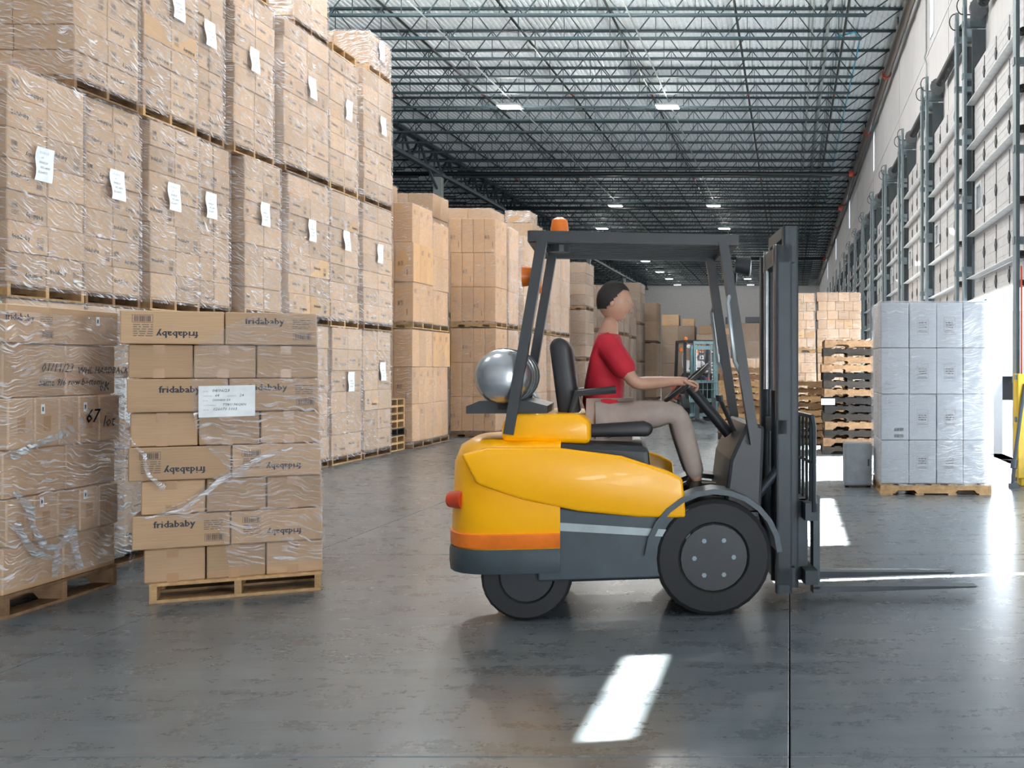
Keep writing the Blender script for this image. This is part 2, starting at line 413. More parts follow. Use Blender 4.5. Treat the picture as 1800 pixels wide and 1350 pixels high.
# sprinkler lines, mains, conduits
for i, X in enumerate((-27, -23.6, -19.5, -12.9, -10.0, -7.1, -4.5, -1.35, 1.45)):
    t = tag(MB().tube([(X, 22, 10.32), (X, FY-.3, 10.32)], .033, 8).put('sprinkler_pipe', 'pipe_black', smooth=True),
            'dark sprinkler pipe under the roof deck, %s from the far side wall' % ORD[i], 'pipe', 'sprinkler pipes under the roof')
    for k in range(5):
        y = 33.3 + 15.0*k
        MB().tube([(X, y-.05, 10.32), (X, y+.05, 10.32)], .05, 10).put('coupling', 'coupling_red', t)
for i, y in enumerate((45.2, 54.9, 80.0)):
    t = tag(MB().tube([(-32, y, 9.98), (2.75, y, 9.98)], .10, 10).put('fire_main', 'pipe_black', smooth=True),
            ['thick black fire main crossing the hall, nearer to the camera', 'thick black fire main crossing the hall with a bright red end coupling', 'thick black fire main crossing the far part of the hall'][i], 'pipe', 'fire mains')
    MB().tube([(2.62, y, 9.98), (2.80, y, 9.98)], .14, 12).put('coupling', 'coupling_red', t, smooth=True)
    for X in (-24, -19, -9.5, -5, -.8):
        MB().bar((X, y, 10.05), (X, y, zc), .02, .02).put('hanger', 'joist_paint', t)
t = thing('roof_drain_pipe', 'fat brown drain pipe with red couplings along the top of the dock wall', 'pipe')
MB().tube([(2.97, 14, 10.42), (2.97, FY-.2, 10.42)], .115, 16).put('pipe_run', 'pipe_brown', t, smooth=True)
for y in (31.4, 39.2, 47.3, 56, 65, 74, 83, 92):
    MB().tube([(2.97, y-.09, 10.42), (2.97, y+.09, 10.42)], .15, 16).put('coupling', 'coupling_red', t, smooth=True)
for y in range(22, 100, 6): MB().box(2.95, 2.99, y, y+.03, 10.5, zc).put('hanger', 'joist_paint', t)
for i, (X, Z, r, y0, nm) in enumerate(((-3.97, 10.15, .022, 22, 'grey conduit feeding the lamps nearer the dock wall'), (-9.1, 10.15, .022, 22, 'grey conduit feeding the outer lamp row'),
        (.62, 10.7, .03, 22, 'galvanised conduit under the deck, outermost of the three by the wall'), (1.05, 10.75, .045, 22, 'thicker galvanised conduit, middle one of the three by the wall'), (1.5, 10.7, .03, 22, 'galvanised conduit under the deck closest to the dock wall'))):
    tag(MB().tube([(X, y0, Z), (X, 100, Z)], r, 8).put('conduit', 'pipe_grey', smooth=True), nm, 'conduit', 'roof conduits')
pts = [(-20+.9*i, 27.42, 10.235+.02*math.sin(i*1.3)) for i in range(24)] + [(1.2, 27.42, 10.25), (1.75, 27.5, 10.42), (1.95, 28.5, 10.55)] + [(1.95-.01*i, 30+4*i, 10.5+.05*math.sin(i)) for i in range(9)]
tag(MB().tube(pts, .022, 6).put('blue_cable', 'cable_blue', smooth=True), 'bright blue cable lying along the bottom chord of a roof joist', 'cable')
tag(MB().tube([(WX-.05, 23.6, zc), (WX-.05, 23.6, 8.7), (WX-.09, 23.6, 8.55), (WX-.05, 23.6, 8.4), (WX-.05, 23.6, 4.0)], .022, 6).put('wall_conduit', 'conduit', smooth=True), 'thin conduit dropping down the dock wall past the white line', 'conduit')

# high bay lamps
def bay_lamp(X, Y, label, on=True, i=0):
    t = thing('high_bay_light', label, 'ceiling light', (X, Y, 9.88), group='high bay lights')
    MB().box(-.38, .38, -.26, .26, .0, .07).box(-.12, .12, -.1, .1, .07, .14).put('housing', 'fixture', t, bevel=.012)
    for sx in (-.17, .17): MB().box(sx-.15, sx+.15, -.23, .23, -.012, .0).put('lens', 'lamp_glow', t)
    MB().bar((-.3, 0, .07), (-.3, 0, 1.12), .01, .01).bar((.3, 0, .07), (.3, 0, 1.12), .01, .01).put('hanging_wire', 'joist_paint', t)
    if on: l = lamp('lamp_light', 'POINT', (X, Y, 9.72), (380, 800, 800, 340)[i] if i < 4 else 130 if i < 8 else 170, (1, .97, .91)); l.data.shadow_soft_size = .2
ly = [3.5, 13.4, 23.0, 33.3, 53.5, 62.2, 71.4, 81, 90, 97, 104]
for i, y in enumerate(ly):
    for X, nm in ((-3.97, 'near the dock wall'), (-9.1 if i < 5 else -11.4, 'away from the docks')):
        bay_lamp(X, y, 'glowing white high bay lamp, %s from the camera in the row %s' % (ORD[i], nm), True, i)

# ------------------------------------------------------------------ dock doors
ZS = [2.46, 2.83, 3.52, 4.42, 4.93, 5.65, 6.25]
def hinge_mb(y, z0, z1):
    mb = MB(); c = (z0+z1)/2; x = -.008
    mb.box(x, 0, y-.012, y+.012, z0+.05, z1-.05)
    mb.prism([(y-.07, c), (y, c-.09), (y+.07, c), (y, c+.09)], 'x', x-.012, x)
    return mb
_dm = {}
def dm(key, fn):
    if key not in _dm: _dm[key] = fn()
    return _dm[key]
def section(z0, z1, W, window=False):
    h = z1-z0; mb = MB().box(0, .05, 0, W, z0+.006, z1-.006)
    if window:
        mb = MB(); a, b, c, d = W-.62, W-.17, z0+h*.42, z0+h*.86
        mb.box(0, .05, 0, a, z0+.006, z1-.006).box(0, .05, b, W, z0+.006, z1-.006).box(0, .05, a, b, z0+.006, c).box(0, .05, a, b, d, z1-.006)
    for k in range(1, 5): mb.box(-.004, 0, 0, W if not window else W-.64, z0+h*k/5-.004, z0+h*k/5+.004)
    return mb.mesh('section', 'door_panel')
def build_door(k):
    y0, y1 = door_span(k); detail = k <= 9
    opened = k in OPEN
    d = tag(link('door_%d' % (k+6), None, None, (3.0, y0, 0)), ('raised' if opened else 'closed') + ' sectional dock door in the off-white wall', kind='structure')
    zs = list(ZS)
    if k == 0: zs = zs[1:]; zs[0] = 2.95
    if not opened: zs = [.02, .62, 1.24, 1.85] + zs
    Wd = DW
    for i in range(len(zs)-1):
        a, b = zs[i], zs[i+1]; wdw = abs(a-3.52) < .01
        s = link('section', dm(('s', a, b, wdw), lambda: section(a, b, Wd, wdw)), d)
        if wdw:
            h = b-a; A, B, c, e = Wd-.62, Wd-.17, a+h*.42, a+h*.86
            link('window_frame', dm('wf', lambda: MB().box(-.02, .0, A-.03, B+.03, c-.03, c+.01).box(-.02, 0, A-.03, B+.03, e-.01, e+.03).box(-.02, 0, A-.03, A+.01, c, e).box(-.02, 0, B-.01, B+.03, c, e).mesh('window_frame', 'door_strut')), s)
            link('pane', dm('wp', lambda: MB().box(.02, .025, A, B, c, e).mesh('pane', 'glass')), s)
        if detail:
            for y in (.95, 1.85, 2.75): link('hinge', dm(('h', y, a, b), lambda: hinge_mb(y, a, b).mesh('hinge', 'track_dark')), s)
        if a > .5:
            link('strut', dm(('st',), lambda: MB().prism([(-.13, 0), (0, 0), (0, .07), (-.015, .07), (-.015, .012), (-.13, .012)], 'y', 0, Wd+.03).mesh('strut', 'door_strut')), d, (0, 0, a))
            if detail: link('roller_cap', dm('rc', lambda: MB().tube([(-.06, -.12, .0), (-.06, -.02, .0)], [.035, .055], 10).mesh('roller_cap', 'rubber', smooth=True)), d, (0, 0, a))
    # tracks, brackets, shaft
    for yy, sd in ((-.10, 'n'), (Wd+.12, 'f')):
        link('track', dm('trk', lambda: MB().box(-.17, -.11, -.045, .045, .0, 7.45).box(-.17, -.155, -.09, .09, .0, 7.3).mesh('track', 'track_steel')), d, (0, yy, 0))
        link('edge_angle', dm('ang', lambda: MB().box(-.03, .19, -.02, .02, .0, 6.9).mesh('edge_angle', 'track_dark')), d, (0, yy + (.07 if sd == 'n' else -.05), 0))
        if detail:
            for z in (1.2, 2.95, 4.1, 5.2, 6.1, 6.95): link('bracket', dm('br', lambda: MB().box(-.185, .2, -.05, .05, 0, .09).mesh('bracket', 'track_steel')), d, (0, yy, z))
            link('end_plate', dm('ep', lambda: MB().box(-.06, .2, -.05, .05, 6.95, 7.0).box(-.06, .2, -.05, -.035, 7.0, 7.35).mesh('end_plate', 'track_steel')), d, (0, yy, 0))
            link('drum', dm('drum', lambda: MB().tube([(0, -.05, 0), (0, -.03, 0), (0, .03, 0), (0, .05, 0)], [.16, .12, .12, .16], 20).mesh('drum', 'drum_grey', smooth=True)), d, (.06, yy + (.2 if sd == 'n' else -.2), 7.2))
            link('cable_loop', dm('cl', lambda: MB().tube([(-.14, 0, 7.42)] + [(-.17-.10*math.sin(PI*t/8), 0, 7.30+.14*math.cos(PI*t/8)) for t in range(9)] + [(.02, 0, 7.16)], .010, 6).mesh('cable_loop', 'rubber', smooth=True)), d, (0, yy, 0))
    link('shaft', dm('sh', lambda: MB().tube([(.06, -.1, 7.2), (.06, Wd+.1, 7.2)], .018, 8).mesh('shaft', 'track_steel', smooth=True)), d)
    if detail:
        def spring():
            pts = [(.06, .25+i*.031, 7.2) for i in range(int((Wd-.6)/.031))]; return MB().tube(pts, [.095 if i % 3 else .070 for i in range(len(pts))], 12).mesh('torsion_spring', 'spring_black', smooth=True)
        link('torsion_spring', dm('spr', spring), d)
    if not opened or k <= 0 :
        pass
    return d
for k in range(0, NDOOR+1): build_door(k)
# doors beside and behind the camera: the one beside it is closed but leaves slits that let strips of sun in
build_door(-2)
d = tag(link('door_5', None, None, (3.0, 3.8, 0)), 'closed dock door beside the camera with light leaking round it', kind='structure')
MB().box(.05, .12, -.3, 2.72, 0, 3.10).box(.05, .12, 2.72, 3.30, 0, 2.90).box(.05, .12, 3.385, 3.95, 0, 4.2).box(.05, .12, -.3, .62, 3.10, 4.2).box(.05, .12, 1.75, 3.385, 3.10, 4.2).box(.05, .12, .62, 1.75, 3.31, 4.2).put('section', 'door_panel', d)
# light gap at the far edge of the next door
# unseen boxes added behind every closed dock to stop the sun
for k in range(2, NDOOR+1):
    y0, y1 = door_span(k)
    if k in OPEN: continue
    t = thing('trailer', 'white box trailer backed on to the %s dock door from the camera' % ORD[k-1], 'trailer', (4.0, (y0+y1)/2, 0), group='trailers behind the dock doors')
    MB().box(0, 9, -1.5, 1.5, 1.0, 4.2).put('box_body', 'trailer_white', t)
    MB().box(.5, 8.6, -1.1, 1.1, -.2, 1.0).put('chassis', 'rubber', t)
y0, y1 = door_span(0)  # unseen shell added to cut the sun, added fill lamp at its mouth
t = thing('trailer', 'empty low trailer at the dock door beside the silvery load', 'trailer', (3.7, (y0+y1)/2, 0), group='trailers behind the dock doors')
MB().box(0, 9, -1.95, -1.88, -.1, 2.72).box(0, 9, 1.88, 1.95, -.1, 2.72).box(9, 9.1, -1.95, 1.95, -.1, 2.72).box(0, 9.1, -1.95, 1.95, 2.70, 2.76).box(-.02, 9, -1.95, 1.95, -.15, -.02).put('box_body', 'trailer_white', t)
lf_ = thing('dry_leaf', 'tiny dry brown leaf lying on the concrete in front of the free-standing pallet', 'leaf', tuple(px(229, 1083, 435/1.38)[:2]) + (.004,))
MB().add([(-.022, 0, 0), (-.006, .010, .006), (.014, .007, .003), (.026, 0, .008), (.012, -.009, .002), (-.008, -.008, .005)], [(0, 5, 4, 3, 2, 1)]).put('blade', 'rust_brown', lf_, recalc=False)
MB().bar((.02, 0, .006), (.04, .004, .002), .002, .002).put('stalk', 'rust_brown', lf_)
b = thing('dock_guard', 'yellow steel guard with a grey strut beside the open dock door', 'barrier', (2.60, 12.15, 0))
MB().box(.08, .42, -.14, .12, .09, 1.32).box(.12, .38, -.12, .1, 0, .09).put('guard_post', 'yellow_guard', b, bevel=.01)
MB().tube([(-.01, -.25, .02), (.02, -.22, .3), (.10, -.18, .85), (.16, -.16, 1.2)], .022, 8).box(-.05, .05, -.29, -.21, 0, .05).put('strut', 'track_dark', b)
MB().tube([(.005, -.24, .22), (.02, -.22, .32)], .04, 10).put('clamp', 'truck_grey', b)
for z in (.35, .75, 1.25): MB().box(.06, .085, -.09, -.02, z, z+.06).put('hinge', 'track_steel', b)
MB().tube([(.15, 0, 1.32), (.15, 0, 2.6)], .012, 6).put('rail', 'coupling_red', b)

# ------------------------------------------------------------------ pallets and wrapped loads
_pm = {}
def pallet_parts(root, lx, ly, along, mat, ht=.125, skew=0, name='pallet', loc=(0, 0, 0), boards=True):
    """three stringers in one pallet mesh (along 'x' or 'y') and every deck board as its own piece"""
    key = (round(lx, 2), round(ly, 2), along, mat, ht)
    if key not in _pm:
        L, W = (lx, ly) if along == 'x' else (ly, lx)
        t = .017; z0, z1 = t, ht-t; sm = MB()
        for c in (0,):
            a, b = -L/2, L/2; nz = z0+.034; q = [L*.17, L*.37]
            poly = [(a, z0), (-q[1], z0), (-q[1]+.03, nz), (-q[0]-.03, nz), (-q[0], z0), (q[0], z0), (q[0]+.03, nz), (q[1]-.03, nz), (q[1], z0), (b, z0), (b, z1), (a, z1)]
            if along == 'x': sm.prism(poly, 'y', c-.019, c+.019)
            else: sm.prism(poly, 'x', c-.019, c+.019)
        def bd(wd):
            return (MB().box(-wd/2, wd/2, -W/2, W/2, -t/2, t/2) if along == 'x' else MB().box(-W/2, W/2, -wd/2, wd/2, -t/2, t/2)).mesh('deck_board', mat)
        _pm[key] = (sm.mesh('stringer', mat), bd(.135), bd(.095), L, W)
    st, wide, nar, L, W = _pm[key]; t = .017
    p = root if root.name.startswith('pallet') else link(name, None, root, loc)
    for c in (-W/2+.02, 0, W/2-.02): link('stringer', st, p, (0, c, 0) if along == 'x' else (c, 0, 0))
    if boards:
        nt_ = 7; first = -L/2+.0675
        for i in range(nt_):
            s = first + (L-.135)*i/(nt_-1); m = wide if i in (0, nt_-1) else nar
            link('deck_board', m, p, (s, 0, ht-t/2) if along == 'x' else (0, s, ht-t/2))
        for i in range(4):
            s = first + (L-.135)*i/3
            link('deck_board', wide if i in (0, 3) else nar, p, (s, 0, t/2) if along == 'x' else (0, s, t/2))
    return p

_cm = {}
def carton_mesh(lx, ly, lz, mat, tape=None):
    k = (round(lx, 3), round(ly, 3), round(lz, 3), mat, tape)
    if k not in _cm:
        c = MB().box(-lx/2, lx/2, -ly/2, ly/2, 0, lz).mesh('carton', [mat, 'tape'], bevel=min(.007, lz*.03), segs=1)
        _cm[k] = c
    return _cm[k]

def barcode(mb, x, z, wd, ht, m=0, frame=True):
    r = random.Random(5); c = x+wd*.1
    if frame:
        e = .0018
        for a, b, p, q in ((x, x+wd, z, z+e), (x, x+wd, z+ht-e, z+ht), (x, x+e, z, z+ht), (x+wd-e, x+wd, z, z+ht)): mb.add([(a, 0, p), (b, 0, p), (b, 0, q), (a, 0, q)], [(0, 1, 2, 3)], m)
    while c < x+wd*.9:
        b = .0016+r.random()*.003; mb.add([(c, 0, z+ht*.12), (c+b, 0, z+ht*.12), (c+b, 0, z+ht*.88), (c, 0, z+ht*.88)], [(0, 1, 2, 3)], m); c += b + .002+r.random()*.0025
def lines(mb, x, z, wd, n, dz, m=1, h=.005):
    r = random.Random(n)
    for i in range(n):
        c = x
        while c < x+wd:
            b = .012+.03*r.random(); b = min(b, x+wd-c)
            mb.add([(c, 0, z-i*dz), (c+b, 0, z-i*dz), (c+b, 0, z-i*dz+h), (c, 0, z-i*dz+h)], [(0, 1, 2, 3)], m); c += b+.008
PR = {}
def print_mesh(kind):
    """flat print in the local x-z plane facing -y, origin at the lower middle of the carton face"""
    if kind in PR: return PR[kind]
    mb = MB()
    if kind == 'small':            # row cartons, seen from afar
        put_text(mb, 'fridababy', .055, -.19, .10, False, 0, bold=.003); barcode(mb, .10, .03, .07, .045); lines(mb, .10, .13, .08, 4, .013, 0)
    elif kind == 'small_flip':
        put_text(mb, 'fridababy', .055, -.02, .03, True, 0, bold=.003); barcode(mb, -.18, .10, .07, .045); lines(mb, -.18, .075, .08, 3, .013, 0)
    elif kind == 'tall':           # print turned on its side on tall cartons
        barcode(mb, -.10, .27, .035, .08); lines(mb, -.05, .35, .04, 7, .013, 0); lines(mb, .05, .20, .012, 9, .012, 0, .009)
    elif kind == 'up':
        put_text(mb, 'fridababy', .058, -.165+.02, .125, False, 0, bold=.004)
        lines(mb, .115, .15, .10, 5, .0125); barcode(mb, .12, .03, .10, .045)
    elif kind == 'up_left':
        put_text(mb, 'fridababy', .058, -.10, .115, False, 0, bold=.004)
    elif kind == 'down':
        barcode(mb, -.205, .125, .105, .045); lines(mb, -.20, .11, .10, 6, .013); put_text(mb, 'fridababy', .058, -.085, .035, True, 0, bold=.004)
    elif kind == 'down_small':
        barcode(mb, -.19, .125, .10, .04); lines(mb, -.185, .11, .095, 5, .013); put_text(mb, 'fridababy', .052, -.06, .04, True, 0, bold=.004)
    elif kind == 'tag':            # small white stickers
        mb.add([(-.03, 0, .2), (.0, 0, .2), (.0, 0, .255), (-.03, 0, .255)], [(0, 1, 2, 3)], 2); mb.add([(-.022, -.0005, .215), (-.008, -.0005, .215), (-.008, -.0005, .24), (-.022, -.0005, .24)], [(0, 1, 2, 3)], 0)
    elif kind == 'square':
        mb.add([(-.07, 0, .09), (.07, 0, .09), (.07, 0, .23), (-.07, 0, .23)], [(0, 1, 2, 3)], 2); mb.add([(-.035, -.001, .12), (.035, -.001, .12), (.035, -.001, .19), (-.035, -.001, .19)], [(0, 1, 2, 3)], 1)
    elif kind == 'white_box':
        e = .002
        for a, b, p, q in ((-.06, .06, .14, .14+e), (-.06, .06, .33, .33+e), (-.06, -.06+e, .14, .33), (.06-e, .06, .14, .33), (-.06, .06, .29, .29+e)): mb.add([(a, 0, p), (b, 0, p), (b, 0, q), (a, 0, q)], [(0, 1, 2, 3)], 1)
        lines(mb, -.045, .265, .09, 3, .025, 1, .013); lines(mb, -.05, .18, .10, 2, .014, 1, .006)
    elif kind == 'marks':
        lines(mb, -.06, .17, .10, 1, .02, 1, .012); lines(mb, .0, .05, .07, 1, .02, 0, .012)
    PR[kind] = mb.mesh('carton_print', ['ink', 'ink_soft', 'paper'], recalc=False); return PR[kind]
_tp = {}
def tape_mesh(h, both=True):
    if (h, both) not in _tp:
        mb = MB(); wd = .03
        for a, b in ((0, h*.27), (h*.73, h)) if both else ((h*.3, h*.62),): mb.add([(-wd, 0, a), (wd, 0, a), (wd, 0, b), (-wd, 0, b)], [(0, 1, 2, 3)])
        _tp[(h, both)] = mb.mesh('tape', 'tape', recalc=False)
    return _tp[(h, both)]
def face_child(name, me, parent, lx, ly, face, off=.0012, dx=0, dz=0):
    """place a flat -y facing print on the -y or +x face of a carton centred on its parent"""
    if face == '-y': return link(name, me, parent, (dx, -ly/2-off, dz))
    return link(name, me, parent, (lx/2+off, dx, dz), (0, 0, PI/2))

def film_shell(root, lx, ly, z0, z1, mat='film', off=.014, amp=.006, lean=(0, 0), seed=0, nz=12, ns=5):
    mb = MB(); r = random.Random(seed); rings = []
    per = [(-1, -1), (1, -1), (1, 1), (-1, 1)]
    for i in range(nz+1):
        z = z0 + (z1-z0)*i/nz; ring = []
        for s in range(4):
            a, b = per[s], per[(s+1) % 4]
            for k in range(ns):
                t = k/ns; x = (a[0]+(b[0]-a[0])*t)*(lx/2+off); y = (a[1]+(b[1]-a[1])*t)*(ly/2+off)
                q = amp*(noise.noise(Vector((x*3+seed, y*3, z*4)))) if k else 0
                ring.append((x+q+lean[0]*z, y+q+lean[1]*z, z))
        rings.append(ring)
    n = len(rings[0]); vs = [p for g_ in rings for p in g_]
    mb.add(vs, [(i*n+k, i*n+(k+1) % n, (i+1)*n+(k+1) % n, (i+1)*n+k) for i in range(nz) for k in range(n)])
    me = mb.mesh('shrink_wrap', mat, recalc=False)
    me.polygons.foreach_set('use_smooth', [True]*len(me.polygons))
    return link('shrink_wrap', me, root)

def sheet(root, loc, face, rot=0.0, kind='row', wd=.21, ht=.29):
    if ('sheet', kind) not in _cm:
        mb = MB(); n = 6; vs = []
        for i in range(n+1):
            z = ht*(i/n-.5); c = .010*math.sin(i*1.1)
            vs += [(-wd/2, -c-.002, z), (0, -c*.6-.004, z), (wd/2, -c*.3-.002, z)]
        mb.add(vs, [(3*i+k, 3*i+k+1, 3*i+k+4, 3*i+k+3) for i in range(n) for k in range(2)])
        _cm[('sheet', kind)] = mb.mesh('label_sheet', 'paper', smooth=True, recalc=False)
        mb = MB()
        for i, t in enumerate(('01-05-23', '64', '0004239', 'W2-4895', 'D264071')):
            put_text(mb, t, .03, -wd*.42 + (.02 if i % 2 else 0), ht*.30-i*.042, shear=.2, m=(0 if i > 1 else 1))
        _cm[('hand', kind)] = mb.mesh('handwriting', ['ink', 'ink_grey'], recalc=False)
    s = link('label_sheet', _cm[('sheet', kind)], root, loc, (0, rot, 0) if face == '-y' else (rot, 0, PI/2))
    link('handwriting', _cm[('hand', kind)], s, (0, -.0155, 0))
    return s

def load(label, x0, x1, y0, y1, z0, z1, nx=2, ny=2, nz=7, mat='kraft', wood='wood_mid', face='+x', prints=('small', 'small_flip'), film_=('film',), sheet_at=None,
         lean=(0, 0), rotz=0, group=None, alt=False, along='x', pallet=True, boards=True, ph=.125, pr_prob=.65, amp=.006, jit=.006, name='wrapped_pallet_load', cat='pallet load', rnd=None):
    """a wrapped load: pallet > boards, cartons > print, shrink wrap, paper sheet"""
    r = random.Random(rnd or int(abs(x0*97+y0*131+z0*71)*10)); cx, cy_ = (x0+x1)/2, (y0+y1)/2; lx, ly = x1-x0, y1-y0
    root = thing(name, label, cat, (cx, cy_, z0), (0, 0, rotz), group)
    b = 0
    if pallet: pallet_parts(root, lx, ly, along, wood, ph, boards=boards); b = ph
    H = z1-z0-b; ch = H/nz
    for k in range(nz):
        mx, my = nx, ny
        if alt and k % 2: 
            if face == '+x': my = ny+1
            else: mx = nx-1
        ox, oy = (r.random()-.5)*jit*2 + lean[0]*(b+k*ch), (r.random()-.5)*jit*2 + lean[1]*(b+k*ch)
        cw, cd = lx/mx, ly/my; inx = .0 if not alt or k % 2 == 0 else .012
        for i in range(mx):
            for j in range(my):
                X = -lx/2+cw*(i+.5)+ox; Y = -ly/2+cd*(j+.5)+oy
                c = link('carton', carton_mesh(cw-.006, cd-.006, ch-.004, mat), root, (X-inx + (r.random()-.5)*.004, Y + (r.random()-.5)*.004, b+k*ch))
                show = (face == '+x' and i == mx-1) or (face == '-y' and j == 0)
                if show and prints and r.random() < pr_prob:
                    face_child('carton_print', print_mesh(prints[(k+i+j) % len(prints)]), c, cw-.006, cd-.006, face, dz=max(0, (ch-.24)*.5))
    for q, fm in enumerate(film_ or ()):
        film_shell(root, lx, ly, b*.6, H+b+.012, fm, off=.010+.004*q, amp=amp, lean=lean, seed=r.random()*50)
    if sheet_at is not None:
        u, z = sheet_at
        if face == '+x': sheet(root, (lx/2+.035+lean[0]*z, u, z), '+x', (r.random()-.5)*.16)
        else: sheet(root, (u+lean[0]*z, -ly/2-.035, z), '-y', (r.random()-.5)*.1)
    return root

# ---- the long wall of stacked loads, face at X = -6.5
def fy(x, X=-6.5): return F*X/(x-VX)          # picture column on plane X -> depth
RX = -6.5; RD = 1.12
def row(z0, z1, cols, nz, tiername, grp, sheets=True, woods=('wood_mid', 'wood_fresh'), skip=-1, first=0):
    for i, (a, b, *o) in enumerate(cols):
        ya, yb = fy(a), fy(b); X = RX + (o[0] if o else 0); zt = z1 + (o[1] if len(o) > 1 else 0)
        load('film-wrapped pallet of brown cartons, %s tier, %s stack from the camera in the long row' % (tiername, ORD[i+first]),
             X-RD, X, ya+.015, yb-.015, z0, zt, 2, 2, nz, 'kraft', woods[i % 2], '+x', sheet_at=((R()-.5)*.25, (z1-z0)*(.60+.08*R())) if sheets and i != skip else None,
             group=grp, jit=.012)
T12, T23, T34 = 1.98, 3.93, 5.90
row(0, T12-.01, [(-110, 2), (10, 152), (154, 254), (262, 355), (357, 421), (424, 492), (499, 578), (583, 637), (639, 688)], 6, 'bottom', 'bottom tier of the long row')
row(T12, T23-.01, [(-110, 2, -.04), (10, 150), (153, 254, -.03), (262, 352), (354, 413, -.05), (426, 492, .02), (504, 577, .02), (580, 631), (636, 688, .02)], 7, 'middle', 'middle tier of the long row')
row(T23, T34-.01, [(128, 246), (250, 347), (349, 403, -.05), (413, 485, -.02), (497, 577, .02), (579, 630), (639, 690, 0, .1)], 8, 'third', 'third tier of the long row', first=2)
row(T34, 7.2, [(300, 401), (405, 472), (518, 580, -.02)], 4, 'topmost', 'topmost tier of the long row', first=4)
lt = thing('pallet', 'bare fresh wood pallet lying on top of the long row between two topmost loads', 'pallet', (RX-RD/2, (fy(584)+fy(626))/2, T34))
pallet_parts(lt, RD, fy(626)-fy(584), 'x', 'wood_fresh')
load('low pallet with slanting film on top of the far end of the long row', RX-RD, RX-.02, fy(650), fy(689), T34+.1, 6.62, 2, 2, 2, 'kraft', 'wood_fresh', '+x', film_=('film_heavy',), sheet_at=(0, .42), group='topmost tier of the long row')

# ---- load A: the pallet that stands free in front
A = thing('wrapped_pallet_load', 'eight-layer carton pallet with a white paper sheet, standing alone before the row', 'pallet load', (0, 0, 0))
pa, pb = px(262, 1062, 300), px(565, 1037, 282); A.location = ((pa.x+pb.x)/2, (pa.y+pb.y)/2, 0); wA = (pb-pa).length; wA = math.hypot(pb.x-pa.x, pb.y-pa.y)
A.rotation_euler = (0, 0, math.atan2(pb.y-pa.y, pb.x-pa.x)); DA = 1.05
# local frame: x along the face, face at y = 0
pp = pallet_parts(A, wA, DA, 'y', 'wood_fresh', .115, loc=(0, DA/2, 0))
lay = [(.5+.0, 0), ]
xL = [(270, 550), (253, 550), (266, 548), (248, 547), (250, 545), (246, 543), (247, 542), (236, 540)]   # picture left/right edges of each layer, bottom first
prs = {1: ('up', 'down_small'), 3: ('down', 'down_small'), 5: ('up_left', 'up'), 7: ('down', 'up')}
hA = .2015; fA = 291.0
for k in range(8):
    a = (xL[k][0]-413.5)/fA; b = (xL[k][1]-413.5)/fA; n = 3 if k % 2 == 0 else 2; wd = (b-a)
    cut = {0: (.333, .667), 2: (.345, .68), 4: (.345, .67), 6: (.33, .66)}.get(k) or ({1: (.5,), 3: (.52,), 5: (.515,), 7: (.515,)}[k])
    e = [0, *cut, 1]; yo = -.012 if n == 2 else .012
    for i in range(n):
        ca, cb = a+wd*e[i], a+wd*e[i+1]; cw = cb-ca-.007
        for j in range(2):
            cd = DA/2-.03
            c = link('carton', carton_mesh(cw, cd-.006, hA-.005, 'kraft'), A, ((ca+cb)/2, yo+cd*(j+.5)+.02, .115+k*hA), (0, 0, (R()-.5)*.008))
            if j == 0:
                if n == 2: face_child('carton_print', print_mesh(prs[k][i]), c, cw, cd-.006, '-y')
                else: face_child('tape', tape_mesh(hA-.005), c, cw, cd-.006, '-y', dx=-.01)
# wrap on A: covers the right part of the face and twists off to the lower left
def filmA():
    mb = MB(); NX, NZ = 22, 34; idx = {}
    edge = [(540, 475), (552, 440), (566, 405), (585, 380), (605, 352), (640, 345), (700, 342), (760, 350), (800, 372), (830, 400), (850, 372), (880, 345), (905, 285), (912, 300), (930, 380), (960, 392), (1010, 400)]
    def le(y):
        for (y0, x0), (y1, x1) in zip(edge, edge[1:]):
            if y0 <= y <= y1: return x0+(x1-x0)*(y-y0)/(y1-y0)
        return edge[-1][1] if y > 1000 else edge[0][1]
    for j in range(NZ+1):
        y = 548+(1008-548)*j/NZ; z = .115 + 8*hA - (y-545)/ (1030-545)*8*hA
        a = le(y); b = 549 if y > 600 else 542
        for i in range(NX+1):
            x = a+(b-a)*i/NX; X = (x-413.5)/fA; q = .006*noise.noise(Vector((X*7, z*9, 3)))
            mb.v.append((X, -.012-abs(q), z)); 
    n = NX+1
    for j in range(NZ):
        for i in range(NX): mb.f.append((j*n+i, j*n+i+1, (j+1)*n+i+1, (j+1)*n+i)); mb.mi.append(0)
    return mb
o = filmA().put('shrink_wrap', 'film_near', A, recalc=False, smooth=True)
# side of A, stretched over the recessed layers
mb = MB(); n = 17
for sgn, X0 in ((1, (550-413.5)/fA+.012), (-1, (247-413.5)/fA-.004)):
    vs = []
    for j in range(n):
        z = .12+8*hA*j/(n-1); k = min(7, int((z-.115)/hA)); lean = -(10/fA)*(z/1.7) if sgn > 0 else -(18/fA)*(z/1.7)+.03
        d = .006*math.sin(j*2.2)
        for i in range(5): vs.append((X0+lean+sgn*d, -.01+ (DA)*i/4, z))
    mb.add(vs, [(j*5+i, j*5+i+1, (j+1)*5+i+1, (j+1)*5+i) for j in range(n-1) for i in range(4)])
mb.put('shrink_wrap', 'film_near', A, recalc=False, smooth=True)
